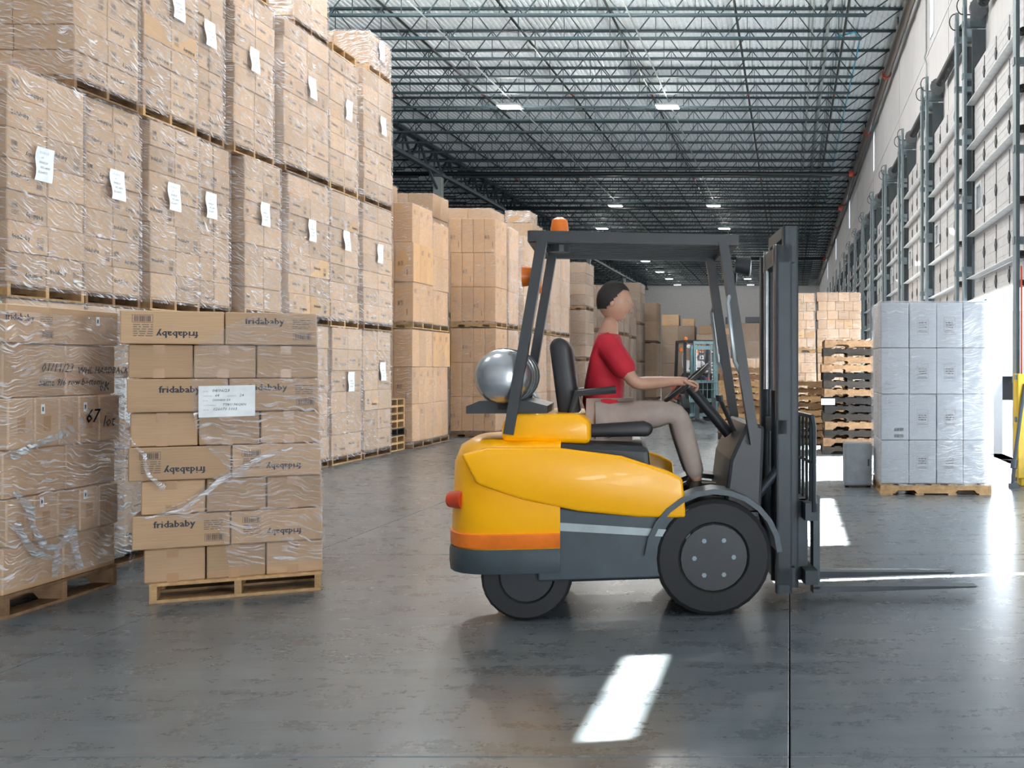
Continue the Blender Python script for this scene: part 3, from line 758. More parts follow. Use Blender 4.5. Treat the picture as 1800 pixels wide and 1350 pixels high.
# twisted rope of film and loose tail
def Ap(x, y, o=-.03): return ((x-413.5)/fA, o, .115 + 8*hA - (y-545)/(1030-545)*8*hA)
MB().tube([Ap(262, 910), Ap(285, 911, -.03), (Ap(330, 900, -.035)), Ap(365, 872, -.04), Ap(385, 852, -.035), Ap(410, 838, -.03), Ap(450, 812, -.025), Ap(500, 796)], [.004, .008, .011, .014, .017, .022, .014, .006], 7).put('shrink_wrap', 'film_heavy', A, smooth=True)
MB().tube([Ap(251, 765), Ap(262, 785, -.035), Ap(274, 800, -.03), Ap(277, 820, -.04), Ap(281, 838, -.03), Ap(292, 848, -.045), Ap(301, 858), Ap(296, 866)], [.003, .006, .012, .014, .010, .013, .018, .008], 7).put('film_tail', 'film_heavy', A, smooth=True)
# the paper sheet with its handwriting
q = 1.0; X0, Z0 = Ap(354, 737)[0], Ap(0, 737)[2]; X1, Z1 = Ap(441, 680)[0], Ap(0, 680)[2]; wS, hS = X1-X0, Z1-Z0
mb = MB().add([(0, 0, 0), (wS, -.004, .006), (wS, -.006, hS*.25), (0, -.002, hS*.23), (0, 0, hS-.002), (wS, -.003, hS+.003)], [(0, 1, 2, 3), (3, 2, 5, 4)])
sh = mb.put('label_sheet', 'paper', A, (X0, -.03, Z0), recalc=False)
mb = MB()
for i, (t, u, s_, x) in enumerate((('04/06/23', '', .026, .07), ('64', 'CARTONS', .022, .085), ('1000400 59', 'PO #', .020, .07), ('TTRU 7412476', 'CONTAINER #', .020, .125), ('026070 1003', 'SKU #', .024, .075))):
    z = hS*.80-i*hS*.145
    put_text(mb, t, s_, x, z, shear=.25, m=0)
    put_text(mb, u or 'DATE', .010, .025, z, m=1)
put_text(mb, '24', .022, .215, hS*.80-hS*.145, shear=.25); put_text(mb, 'QUANTITY', .010, .15, hS*.80-hS*.145, m=1)
mb.put('handwriting', ['ink', 'ink_grey'], sh, (0, -.0075, 0), recalc=False)

# ---- load B: partly outside the frame, leaning film, handwriting on the cartons
B = thing('wrapped_pallet_load', 'loosely wrapped pallet of mixed cartons with marker writing, next to the free-standing one', 'pallet load', (-4.3, 0, 0))
yb0, yb1 = 5.62, 6.56; LB = yb1-yb0; DB = 1.1; B.location = (-4.31, (yb0+yb1)/2, 0)
pallet_parts(B, DB, LB, 'x', 'wood_mid', .13, loc=(-DB/2, 0, 0))
zB = [.13, .395, .66, .93, 1.22, 1.525, 1.745]
spl = [(.5,), (.22, .42, .62, .80), (.52,), (.21, .42, .60, .79), (.52,), (.36,)]
for k in range(6):
    e = [0, *spl[k], 1]; h = zB[k+1]-zB[k]; o_ = (.0, .02, .0, .03, .0, .02)[k]
    for i in range(len(e)-1):
        a, b = -LB/2+LB*e[i], -LB/2+LB*e[i+1]; cw = b-a-.006
        for j in range(2):
            cd = DB/2-.01
            c = link('carton', carton_mesh(cd, cw, h-.005, 'kraft'), B, (-cd*(j+.5)-.01+o_, (a+b)/2, zB[k]), (0, 0, (R()-.5)*.01))
            if j: continue
            if len(e) > 3 and i in (1, 3): face_child('carton_print', print_mesh('tag'), c, cd, cw, '+x', dx=-.02, dz=-.01)
            if k == 5: 
                if i == 0: face_child('carton_print', print_mesh('up'), c, cd, cw, '+x', dx=-.03)
                else: face_child('carton_print', print_mesh('tag'), c, cd, cw, '+x', dx=.12, dz=-.08)
            if len(e) > 3: face_child('tape', tape_mesh(h-.005, False), c, cd, cw, '+x')
mb = MB(); put_text(mb, '01/11/23', .075, -.22, .14, shear=.3, bold=.002); put_text(mb, 'WHL HARDBACK', .060, .08, .13, shear=.3, bold=.002); put_text(mb, 'Same 9/6 row bottom', .060, -.24, .06, shear=.3, bold=.003); put_text(mb, '6K', .09, .27, .02, shear=.3, bold=.003)
mb.put('handwriting', 'ink', B, (.016, 0, zB[4]), recalc=False).rotation_euler = (0, 0, PI/2)
mb = MB(); put_text(mb, '67', .12, .12, .12, shear=.3, bold=.003); put_text(mb, 'lot', .10, .28, .09, shear=.3)
mb.put('handwriting', 'ink', B, (.036, 0, zB[3]), recalc=False).rotation_euler = (0, 0, PI/2)
fb = thing  # (film of B is a part like the others)
o = film_shell(B, DB, LB, .17, 1.70, 'film_near', off=.03, amp=.012, seed=4, nz=16, ns=7); o.location = (-DB/2, 0, 0)
def Bp(u, z, o=.05): return (o, -LB/2+LB*u, z)
mb = MB()
for k, pts in enumerate(([(.02, .70), (.12, .60), (.18, .48), (.26, .36), (.36, .34), (.46, .38), (.52, .44)], [(.02, .52), (.10, .42), (.2, .33), (.3, .29)], [(.0, .9), (.2, .95), (.45, 1.0)], [(.36, .34), (.38, .25), (.33, .17)], [(.52, .42), (.53, .30), (.55, .18)])):
    mb.tube([Bp(u, z, .045+.012*math.sin(i*2+k)) for i, (u, z) in enumerate(pts)], [.010+.014*abs(math.sin(i*1.7+k)) for i in range(len(pts))], 7)
mb.put('film_tail', 'film_blue', B, smooth=True)

# ---- load C: silvery wrapped load behind the two
load('silvery film-wrapped load with two white paper sheets, half hidden behind the two free-standing pallets', -5.75, -4.69, 6.98, 8.1, 0, 1.775, 2, 2, 6, 'kraft', 'wood_mid', '+x', film_=('film_blue',), sheet_at=(-.41, 1.17), amp=.012, rnd=3)
sheet(bpy.data.objects['wrapped_pallet_load.%03d' % max(int(o.name[-3:]) for o in bpy.data.objects if o.name.startswith('wrapped_pallet_load.'))], (.57, -.24, 1.22), '+x', .05)

# ---- load group E: beyond the long row
eg = 'tall stacks beyond the long row'
EX, EY = -6.48, 17.62
for i, (y0, y1, dx) in enumerate(((EY, 18.60, 0), (18.66, 19.6, -.04))):
    for t, (z0, z1, nz) in enumerate(((0, 2.06, 3), (2.08, 4.24 if i == 0 else 4.08, 3))):
        load('orange-brown tall cartons on a pallet, %s of the stack %s the long row' % (('lower half', 'upper half')[t], ('just past', 'second past')[i]),
             EX-1.0, EX+dx, y0, y1, z0, z1, 3, 3, nz, 'kraft_orange', 'wood_fresh' if t else 'wood_mid', '+x', ('tall',), film_=('film_thin',), group=eg, ph=.12, jit=.02)
        for o in [c for c in bpy.data.objects['wrapped_pallet_load.%03d' % max(int(o.name[-3:]) for o in bpy.data.objects if o.name.startswith('wrapped_pallet_load.'))].children if c.name.startswith('carton') and c.location.y < -.2][:6]:
            face_child('carton_print', print_mesh('tall'), o, 0, .98/3, '-y')
es = 0
for k in range(7):
    p = thing('pallet', 'small bare pallet, %s from the floor, squeezed behind the end of the long row' % ORD[k], 'pallet', (-7.09, 17.2, .125*k), group='bare pallets squeezed behind the row')
    pallet_parts(p, 1.0, .66, 'x', 'wood_fresh' if k != 2 else 'wood_grey')

# ---- load group F: tall narrow stacks in the middle
FX = -5.93
fsp = [(20.7, 21.5, 0), (21.72, 22.5, -.03), (22.95, 24.03, -.02), (24.10, 25.2, -.05), (25.45, 26.48, 0), (26.55, 27.6, 0)]
for i, (y0, y1, dx) in enumerate(fsp):
    for t, (z0, z1, nz) in enumerate(((0, 2.2, 3), (2.22, 4.42 - .03*(i % 3), 3))):
        load('film-wrapped tall orange-brown cartons, %s, %s stack of the middle row' % (('lower half', 'upper half')[t], ORD[i]),
             FX-.92, FX+dx, y0, y1, z0, z1, 4 if i == 0 else 2, 2, nz, 'kraft_orange', ('wood_mid', 'wood_fresh')[(i+t) % 2], '+x', ('tall',), film_=('film' if i else 'film_thin',), group='middle row of tall stacks', ph=.12, jit=.012)
        if i == 0:
            rr = bpy.data.objects['wrapped_pallet_load.%03d' % max(int(o.name[-3:]) for o in bpy.data.objects if o.name.startswith('wrapped_pallet_load.'))]
            for q, o in enumerate([c for c in rr.children if c.name.startswith('carton') and c.location.y < -.1]):
                if q % 3 == t: face_child('carton_print', print_mesh('tall'), o, 0, .4, '-y')

# ---- second row behind E and F
hs = [(-9.1, -8.08, 20.2, 21.1, (0, 2.5, 5.12)), (-8.75, -7.66, 22.0, 22.98, (0, 1.7, 3.5, 5.16)), (-8.7, -7.66, 23.05, 24.0, (0, 2.5, 4.75)), (-8.2, -7.07, 24.3, 25.4, (0, 2.6, 5.2)), (-8.2, -7.07, 25.47, 26.55, (0, 2.6, 4.95)), (-8.0, -6.98, 27.8, 28.9, (0, 1.8, 3.6, 5.35)), (-8.0, -6.98, 29.0, 30.3, (0, 2.6, 5.0))]
for i, (x0, x1, y0, y1, zz) in enumerate(hs):
    for t in range(len(zz)-1):
        load('dull brown cartons of the dim second row, %s stack, %s level' % (ORD[i], ORD[t]), x0, x1, y0, y1, zz[t], zz[t+1]-.01, 2, 2, 3, 'kraft', 'wood_mid', '+x', ('small',), film_=('film_thin',), sheet_at=(0, .9) if (i, t) in ((1, 2), (2, 1), (5, 2)) else None, group='second row behind the tall stacks', pr_prob=.3, boards=False)
load('low bulging film-wrapped box on top of the dim second row', -7.75, -7.08, 27.9, 28.7, 5.36, 5.68, 1, 1, 1, 'kraft', 'wood_mid', '+x', ('small',), film_=('film_heavy',), pallet=False, amp=.05, name='wrapped_box', cat='box')

# ---- far left stacks G behind the truck driver
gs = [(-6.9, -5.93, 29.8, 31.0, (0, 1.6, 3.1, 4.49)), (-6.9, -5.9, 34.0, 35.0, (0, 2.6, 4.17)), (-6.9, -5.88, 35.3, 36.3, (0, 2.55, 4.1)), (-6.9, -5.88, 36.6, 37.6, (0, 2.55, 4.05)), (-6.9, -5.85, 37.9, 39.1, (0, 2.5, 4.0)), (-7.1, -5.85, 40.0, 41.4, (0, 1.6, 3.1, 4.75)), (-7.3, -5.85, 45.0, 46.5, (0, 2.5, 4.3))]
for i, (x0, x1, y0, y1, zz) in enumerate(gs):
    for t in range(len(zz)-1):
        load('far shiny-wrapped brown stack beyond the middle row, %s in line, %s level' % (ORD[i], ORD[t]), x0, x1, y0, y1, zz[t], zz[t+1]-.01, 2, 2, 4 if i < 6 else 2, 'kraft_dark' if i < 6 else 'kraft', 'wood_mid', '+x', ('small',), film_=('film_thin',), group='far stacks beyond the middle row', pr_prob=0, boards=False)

# ---- far dim piles K
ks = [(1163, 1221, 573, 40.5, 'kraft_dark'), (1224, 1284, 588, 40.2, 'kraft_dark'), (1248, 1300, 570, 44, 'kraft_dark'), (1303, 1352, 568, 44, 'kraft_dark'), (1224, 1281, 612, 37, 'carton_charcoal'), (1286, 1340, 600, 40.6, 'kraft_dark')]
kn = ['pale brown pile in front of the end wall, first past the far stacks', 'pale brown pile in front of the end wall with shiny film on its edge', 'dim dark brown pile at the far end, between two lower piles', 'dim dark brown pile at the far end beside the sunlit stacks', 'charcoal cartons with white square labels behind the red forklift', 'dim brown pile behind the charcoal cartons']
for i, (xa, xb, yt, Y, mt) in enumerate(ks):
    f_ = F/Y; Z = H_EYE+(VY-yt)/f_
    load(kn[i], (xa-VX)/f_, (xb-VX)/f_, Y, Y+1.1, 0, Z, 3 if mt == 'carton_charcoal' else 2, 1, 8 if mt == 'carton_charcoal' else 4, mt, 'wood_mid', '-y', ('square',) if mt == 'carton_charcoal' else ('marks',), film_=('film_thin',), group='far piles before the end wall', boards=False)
for i, (xa, xb, ya, yb, Y, mt, lb) in enumerate(((1163, 1193, 553, 573, 40.6, 'kraft', 'pale carton on top of the first far pile'), (1199, 1220, 560, 573, 40.6, 'kraft', 'small carton beside the pale one on the first far pile'), (1228, 1262, 572, 588, 40.3, 'kraft_dark', 'flat dark carton on the second far pile'),
        (1264, 1283, 577, 588, 40.3, 'kraft', 'small pale carton at the edge of the second far pile'), (1275, 1299, 557, 570, 44.1, 'carton_charcoal', 'charcoal carton on the dim far pile between lower piles'), (1310, 1338, 557, 568, 44.1, 'carton_charcoal', 'charcoal carton on the dim pile next to the sunlit stacks'))):
    f_ = F/Y; z0 = H_EYE+(VY-yb)/f_; z1 = H_EYE+(VY-ya)/f_
    c = thing('cardboard_box', lb, 'box', (((xa+xb)/2-VX)/f_, Y+.35, z0), group='loose boxes on the far piles')
    link('carton', carton_mesh((xb-xa)/f_, .6, z1-z0, mt), c)
    face_child('carton_print', print_mesh('marks'), c, 0, .6, '-y')

# ---- sunlit stacks R by the docks
def R_(x, f): return (x-VX)/f
for lab, xa, xb, f_, z0, z1, nx, nz, pr, fl in (
    ('upper pallet of small pale cartons, in the sun stack next to the dark gap', 1357, 1433, 75, 1.76, 3.15, 5, 6, 'marks', 'film_thin'),
    ('upper pallet of small pale cartons standing closest to the dock doors', 1437, 1513, 75, 1.76, 3.17, 5, 6, 'marks', 'film_thin'),
    ('lower pallet of square brown cartons under the pale stack beside the dark gap', 1357, 1434, 75, 0, 1.75, 4, 7, 'marks', 'film_thin'),
    ('lower pallet of square brown cartons closest to the dock doors', 1437, 1513, 75, 0, 1.75, 4, 7, 'marks', 'film_thin'),
    ('low pallet of square brown cartons behind the widest heap of bare pallets', 1278, 1355, 75, 0, 1.62, 4, 6, 'marks', 'film_thin')):
    load(lab, R_(xa, f_), R_(xb, f_), 24, 25.05, z0, z1, nx, 2, nz, 'kraft', 'wood_fresh', '-y', (pr,), film_=(fl,), alt=True, group='small-carton stacks by the docks', pr_prob=.7, jit=.015, boards=True)

# ---- load L: silvery white load by the open door
lf = 161.0; x0, x1 = (1548-VX)/lf, (1743-VX)/lf; Yl = F/lf
L = thing('wrapped_pallet_load', 'tall silvery-wrapped load of white cartons on a fresh wood pallet by the open dock door', 'pallet load', ((x0+x1)/2, Yl, 0))
wl = x1-x0
pallet_parts(L, wl, 1.02, 'x', 'wood_fresh', .12, loc=(0, .51, 0))
cx_ = [-wl/2, -wl/2+.31, -wl/2+.61, -wl/2+.90, wl/2-.03]; zz = [.125, .60, 1.105, 1.61, 2.105]
for k in range(4):
    for i in range(4):
        for j in range(3):
            cw = cx_[i+1]-cx_[i]; c = link('carton', carton_mesh(cw-.007, .33, zz[k+1]-zz[k]-.006, 'carton_white'), L, ((cx_[i]+cx_[i+1])/2+(R()-.5)*.006, .175+.335*j+(R()-.5)*.004, zz[k]))
            if j == 0 and i in (1, 2): face_child('carton_print', print_mesh('white_box'), c, cw, .33, '-y')
            if j == 0 and k == 1 and i == 0:
                m2 = MB(); barcode(m2, -.02, .02, .13, .05, frame=False); barcode(m2, -.02, .09, .13, .05, frame=False); face_child('carton_print', m2.mesh('carton_print', 'ink', recalc=False), c, cw, .33, '-y')
o = film_shell(L, wl, 1.02, .10, 2.12, 'film_silver', off=.02, amp=.02, seed=9, nz=18, ns=9); o.location = (0, .51, 0)
mb = MB().box(-wl/2, wl/2-.02, .0, 1.02, 2.112, 2.118); mb.put('top_sheet', 'film_heavy', L)

# grey steel cabinet box standing beside L
gx = px(1487, 857, 151); c = thing('steel_cabinet', 'grey flat-sided steel cabinet on the floor beside the silvery load', 'cabinet', (gx.x+.15, gx.y+.10, 0))
MB().box(-.17, .15, -.12, .2, .02, .51).put('body', 'steel_panel', c, bevel=.006)
MB().box(-.15, .145, -.135, -.12, .035, .5).put('door_panel', 'steel_panel', c, bevel=.004)
MB().box(-.16, -.12, -.1, .18, 0, .02).box(.10, .14, -.1, .18, 0, .02).put('plinth', 'rubber', c)
MB().box(.10, .12, -.15, -.135, .25, .33).put('handle', 'track_dark', c)

# ---- heaps of bare pallets
def heap(x0, x1, Y, n, nm, woods, hp, seed, dep=1.0, topz=None):
    r = random.Random(seed)
    for k in range(n):
        wd = x1-x0
        p = thing('pallet', '%s bare pallet from the floor in the %s' % (ORD[k], nm), 'pallet', ((x0+x1)/2+(r.random()-.5)*.05, Y+dep/2+(r.random()-.5)*.05, hp*k), (0, 0, (r.random()-.5)*.03), 'heap of bare pallets: '+nm)
        pallet_parts(p, wd, dep, 'x', r.choice(woods) if k not in (1,) else 'wood_mid', hp-.002)
W3 = ('wood_soot', 'wood_grey', 'wood_mid', 'wood_mid', 'wood_grey')
heap(R_(1263, 90), R_(1373, 90), 20.0, 11, 'widest heap behind the red forklift', ('wood_mid', 'wood_mid', 'wood_grey', 'wood_fresh'), .128, 1)
heap(R_(1387, 97), R_(1387, 97)+1.15, 18.5, 9, 'low heap between the two taller heaps', ('wood_mid', 'wood_fresh', 'wood_grey'), .128, 2)
heap(R_(1447, 109), R_(1447, 109)+1.22, 16.5, 14, 'tallest dark heap beside the silvery load', W3, .132, 3)
mb = MB().box(-.11, .11, 0, .004, -.05, .05); 
tg = tag(mb.put('paper_note', 'paper', None, (R_(1450, 109)+.05, 16.47, H_EYE+(VY-706)/109)), 'white paper note stuck between the low and the tallest pallet heap', 'paper')

# ------------------------------------------------------------------ people
def grow(name, chains, sub=1):
    """skin a set of joint chains: [(points, radii), ...]; the first point of a chain that repeats an earlier point joins it"""
    vs, es, rs, roots = [], [], [], []; find = {}
    for pts, rad in chains:
        prev = None
        for i, p in enumerate(pts):
            k = tuple(round(c, 4) for c in p)
            if k in find: cur = find[k]
            else:
                cur = len(vs); vs.append(p); rs.append(rad[i]); find[k] = cur
                if prev is None: roots.append(cur)
            if prev is not None and prev != cur: es.append((prev, cur))
            prev = cur
    me = bpy.data.meshes.new(name); me.from_pydata(vs, es, [])
    o = bpy.data.objects.new(name, me); COL.objects.link(o)
    md = o.modifiers.new('skin', 'SKIN'); md.use_smooth_shade = True; md.branch_smoothing = .4
    if not me.skin_vertices: 
        bm = bmesh.new(); bm.from_mesh(me); bm.verts.layers.skin.verify(); bm.to_mesh(me); bm.free()
    for i, r_ in enumerate(rs):
        sv = me.skin_vertices[0].data[i]; rr = r_ if hasattr(r_, '__len__') else (r_, r_); sv.radius = rr; sv.use_root = i in roots
    if sub: o.modifiers.new('sub', 'SUBSURF').levels = sub; o.modifiers['sub'].render_levels = sub
    dg = bpy.context.evaluated_depsgraph_get(); out = bpy.data.meshes.new_from_object(o.evaluated_get(dg))
    bpy.data.objects.remove(o); bpy.data.meshes.remove(me)
    out.polygons.foreach_set('use_smooth', [True]*len(out.polygons)); out.name = name
    return out
def head_verts(c, fwd, scale=1.0):
    """a face on an egg-shaped head: c centre, fwd = unit vector the face looks along"""
    bm = bmesh.new(); bmesh.ops.create_uvsphere(bm, u_segments=32, v_segments=24, radius=1)
    g = lambda a, b, s: math.exp(-((a-b)/s)**2)
    for v in bm.verts:
        x, y, z = v.co          # x forward, y side, z up
        X, Y, Z = x*.098, y*.076, z*.118
        if z < 0: Y *= 1-.28*(-z)**1.3; X *= 1-.12*(-z)
        if x > 0:
            X += .024*g(z, -.12, .16)*g(y, 0, .13)          # nose
            X += .007*g(z, .20, .10)*g(abs(y), .3, .3)      # brow
            X -= .012*g(z, .04, .11)*g(abs(y), .36, .15)    # eye sockets
            X += .010*g(z, -.50, .07)*g(y, 0, .24)          # lips
            X += .014*g(z, -.82, .16)*g(y, 0, .30)          # chin
        v.co = (X*scale, Y*scale, Z*scale)
    for s in (-1, 1):
        r = bmesh.ops.create_uvsphere(bm, u_segments=10, v_segments=8, radius=1)
        for v in r['verts']: v.co = (v.co.x*.018-.005, s*.074+v.co.y*.010, v.co.z*.031-.004)
    me = bpy.data.meshes.new('head'); bm.to_mesh(me); bm.free()
    a = math.atan2(fwd[1], fwd[0]); tilt = math.asin(max(-1, min(1, fwd[2])))
    M = Matrix.Translation(c) @ Matrix.Rotation(a, 4, 'Z') @ Matrix.Rotation(-tilt, 4, 'Y')
    me.transform(M); return me, M
def join(name, meshes, mat):
    bm = bmesh.new()
    for m in meshes: bm.from_mesh(m)
    me = bpy.data.meshes.new(name); bm.to_mesh(me); bm.free(); me.materials.clear(); me.materials.append(MATS[mat])
    me.polygons.foreach_set('use_smooth', [True]*len(me.polygons)); me.polygons.foreach_set('material_index', [0]*len(me.polygons)); return me
def hand_chains(w, d, side, curl=.6, palm_n=(0, 0, -1)):
    """five fingers rooted inside the palm; w wrist, d direction of the hand, side +1/-1 which way the thumb leaves"""
    w, d = Vector(w), Vector(d).normalized(); n = Vector(palm_n); n = (n - n.dot(d)*d).normalized(); s = d.cross(n)*side; ch = []
    pc = w + d*.085
    for i, L in enumerate((.072, .082, .076, .058)):
        off = s*(.030-.020*i); a = w + d*.05 + off*.8; b = w + d*.09 + off
        k1 = b + (d*math.cos(curl*.7) + n*math.sin(curl*.7))*L*.45; k2 = k1 + (d*math.cos(curl*1.8)+n*math.sin(curl*1.8))*L*.32; k3 = k2 + (d*math.cos(curl*2.8)+n*math.sin(curl*2.8))*L*.26
        ch.append(([a, b, k1, k2, k3], [.010, .0095, .009, .0082, .0068]))
    t0 = w+d*.03+s*.022; t1 = w+d*.05+s*.045+n*.008; t2 = w+d*.082+s*.052+n*.022; t3 = w+d*.104+s*.044+n*.032
    ch.append(([t0, t1, t2, t3], [.012, .011, .0095, .0075]))
    return ch
def person(label, loc, rotz, J, shirt, trousers, look, cap=None, shirt_long=False, group=None):
    """J: joints (x forward, y left, z up): pelvis, chest, neck, head, and left/right shoulder elbow wrist hip knee ankle toe"""
    root = thing('person', label, 'person', loc, (0, 0, rotz), group)
    pel, che, nec, hd = J['pelvis'], J['chest'], J['neck'], J['head']
    body = [([pel, tuple((a+b)/2 for a, b in zip(pel, che)), che, nec, (hd[0]-.015, hd[1], hd[2]-.07)], [(.125, .105), (.115, .10), (.13, .105), .058, .055])]
    up, lo, ft = [], [], []
    for s in ('l', 'r'):
        sh, el, wr, hp, kn, an, to = (J[k+s] for k in ('sho_', 'elb_', 'wri_', 'hip_', 'kne_', 'ank_', 'toe_')); d = Vector(wr)-Vector(el); d.normalize()
        hd_ = Vector(J.get('hand_'+s, tuple(d))).normalized(); palm = tuple(Vector(wr)+hd_*.07)
        up.append(([che, sh, tuple(Vector(sh)*.5+Vector(el)*.5), el, tuple(Vector(el)*.6+Vector(wr)*.4), wr, tuple(Vector(wr)+hd_*.035), palm], [(.13, .105), .058, .048, .040, .038, .027, (.036, .020), (.038, .017)]))
        lo.append(([pel, hp, tuple(Vector(hp)*.5+Vector(kn)*.5), kn, tuple(Vector(kn)*.65+Vector(an)*.35), an], [(.125, .105), .090, .078, .058, .055, .038]))
        body += [up[-1], lo[-1]]
        body += hand_chains(wr, hd_, 1 if s == 'l' else -1, J.get('curl', .7), J.get('palm', (0, 0, -1)))
    hm, M = head_verts(Vector(hd), look)
    bm_ = join('body', [grow('body', body, 1), hm], 'skin'); link('body', bm_, root)
    g_ = .014
    # shirt: torso and upper arms, a little outside the skin
    sc = [([(pel[0]-.01, pel[1], pel[2]-.05), tuple((a+b)/2 for a, b in zip(pel, che)), che, (nec[0], nec[1], nec[2]-.035)], [(.178, .150), (.165, .142), (.168, .138), .082])]
    for (pts, rad) in up:
        e = pts[3] if not shirt_long else pts[5]; m = pts[2]
        if shirt_long: sc.append(([che, pts[1], pts[2], pts[3], pts[4], tuple(Vector(pts[4])*.15+Vector(pts[5])*.85)], [(.148, .122), .074, .064, .055, .052, .040]))
        else: sc.append(([che, pts[1], pts[2], tuple(Vector(pts[2])*.3+Vector(pts[3])*.7)], [(.168, .138), .084, .076, .070]))
    link('shirt', join('shirt', [grow('shirt', sc, 1)], shirt), root)
    tc = []
    for (pts, rad) in lo:
        tc.append(([(pel[0]-.005, pel[1], pel[2]), pts[1], pts[2], pts[3], pts[4], tuple(Vector(pts[4])*.08+Vector(pts[5])*.92)], [(.146, .132), .108, .094, .074, .070, .058]))
    link('trousers', join('trousers', [grow('trousers', tc, 1)], trousers), root)
    for s in ('l', 'r'):
        an, to = Vector(J['ank_'+s]), Vector(J['toe_'+s]); dd = (to-an); fl = Vector((dd.x, dd.y, 0)).normalized(); base = Vector((an.x, an.y, min(an.z, to.z)-.0))
        p0 = Vector((an.x, an.y, to.z+.02))
        link('boot', join('boot', [grow('boot', [([tuple(an+Vector((0, 0, .03))), tuple(p0-fl*.03), tuple(p0+fl*.09), tuple(p0+fl*.20)], [.050, (.052, .048), (.048, .036), (.040, .026)])], 1)], 'boot'), root)
    # hair or cap, eyes, lips
    bm = bmesh.new(); bmesh.ops.create_uvsphere(bm, u_segments=64, v_segments=48, radius=1)
    kill = [v for v in bm.verts if not (v.co.z > .52 or (v.co.z > -.42 and v.co.x < -.28 + .95*(v.co.z+.42)))]
    bmesh.ops.delete(bm, geom=kill, context='VERTS')
    for v in bm.verts: v.co = Vector((v.co.x*.106-.002, v.co.y*.084, v.co.z*.128+.002)) * (1+.02*noise.noise(v.co*6))
    hm = bpy.data.meshes.new('hair'); bm.to_mesh(hm); bm.free(); hm.transform(M)
    link('hair', join('hair', [hm], 'hair_dark'), root)
    mb = MB()
    for s in (-1, 1): mb.tube([(.070, s*.028, .006), (.0835, s*.028, .006)], [.014, .008], 12)
    e = mb.mesh('eyes', 'eye_white', smooth=True); e.transform(M); eo = link('eyes', e, root)
    mb = MB()
    for s in (-1, 1): mb.tube([(.080, s*.028, .006), (.0855, s*.028, .006)], [.007, .005], 8)
    e = mb.mesh('iris', 'hair_dark'); e.transform(M); link('iris', e, eo)
    mb = MB().tube([(.098, -.022, -.060), (.107, 0, -.059), (.098, .022, -.060)], [.003, .006, .003], 6); e = mb.mesh('lips', 'lip', smooth=True); e.transform(M); link('lips', e, root)
    if cap:
        bm = bmesh.new(); bmesh.ops.create_uvsphere(bm, u_segments=20, v_segments=12, radius=1)
        bmesh.ops.delete(bm, geom=[v for v in bm.verts if v.co.z < .2], context='VERTS')
        for v in bm.verts: v.co = Vector((v.co.x*.112, v.co.y*.09, v.co.z*.125+.012))
        hm = bpy.data.meshes.new('cap'); bm.to_mesh(hm); bm.free(); hm.transform(M)
        pk = MB().loft([[(.07+.055*math.cos(t), .062*math.sin(t), .036-.008*math.cos(t)+h) for t in [PI*(-.5+k/8) for k in range(9)]] for h in (0, .006)]).mesh('peak', cap); pk.transform(M)
        link('cap', join('cap', [hm, pk], cap), root)
    return root

def seated(hx=.80, hz=1.10, reach=.46, wheel_z=1.33, lean=.04, foot_z=.62):
    J = dict(pelvis=(hx, 0, hz), chest=(hx+lean, 0, hz+.36), neck=(hx+lean+.02, 0, hz+.53), head=(hx+lean+.05, 0, hz+.69), curl=.95)
    for s, k in (('l', 1), ('r', -1)):
        J.update({'sho_'+s: (hx+lean, k*.20, hz+.45), 'elb_'+s: (hx+lean+.17, k*.27, hz+.20), 'wri_'+s: (hx+reach-.06, k*.16, wheel_z-.01), 'hand_'+s: (1, -k*.15, -.02),
                  'hip_'+s: (hx+.03, k*.095, hz-.01), 'kne_'+s: (hx+.44, k*.15, hz+.03), 'ank_'+s: (hx+.56, k*.15, foot_z+.10), 'toe_'+s: (hx+.70, k*.16, foot_z+.02)})
    return J
def standing(h=1.72):
    k = h/1.75
    J = dict(pelvis=(0, 0, .98*k), chest=(.01, 0, 1.33*k), neck=(.02, 0, 1.49*k), head=(.045, 0, 1.635*k), curl=.45, palm=(0, 0, -1))
    for s, q in (('l', 1), ('r', -1)):
        J.update({'sho_'+s: (.01, q*.19, 1.42*k), 'elb_'+s: (.02, q*.25, 1.13*k), 'wri_'+s: (.20, q*.20, .98*k), 'hand_'+s: (.8, 0, -.35), 'hip_'+s: (0, q*.095, .93*k), 'kne_'+s: (.03, q*.10, .50*k), 'ank_'+s: (0, q*.11, .10), 'toe_'+s: (.14, q*.13, .03)})
    return J

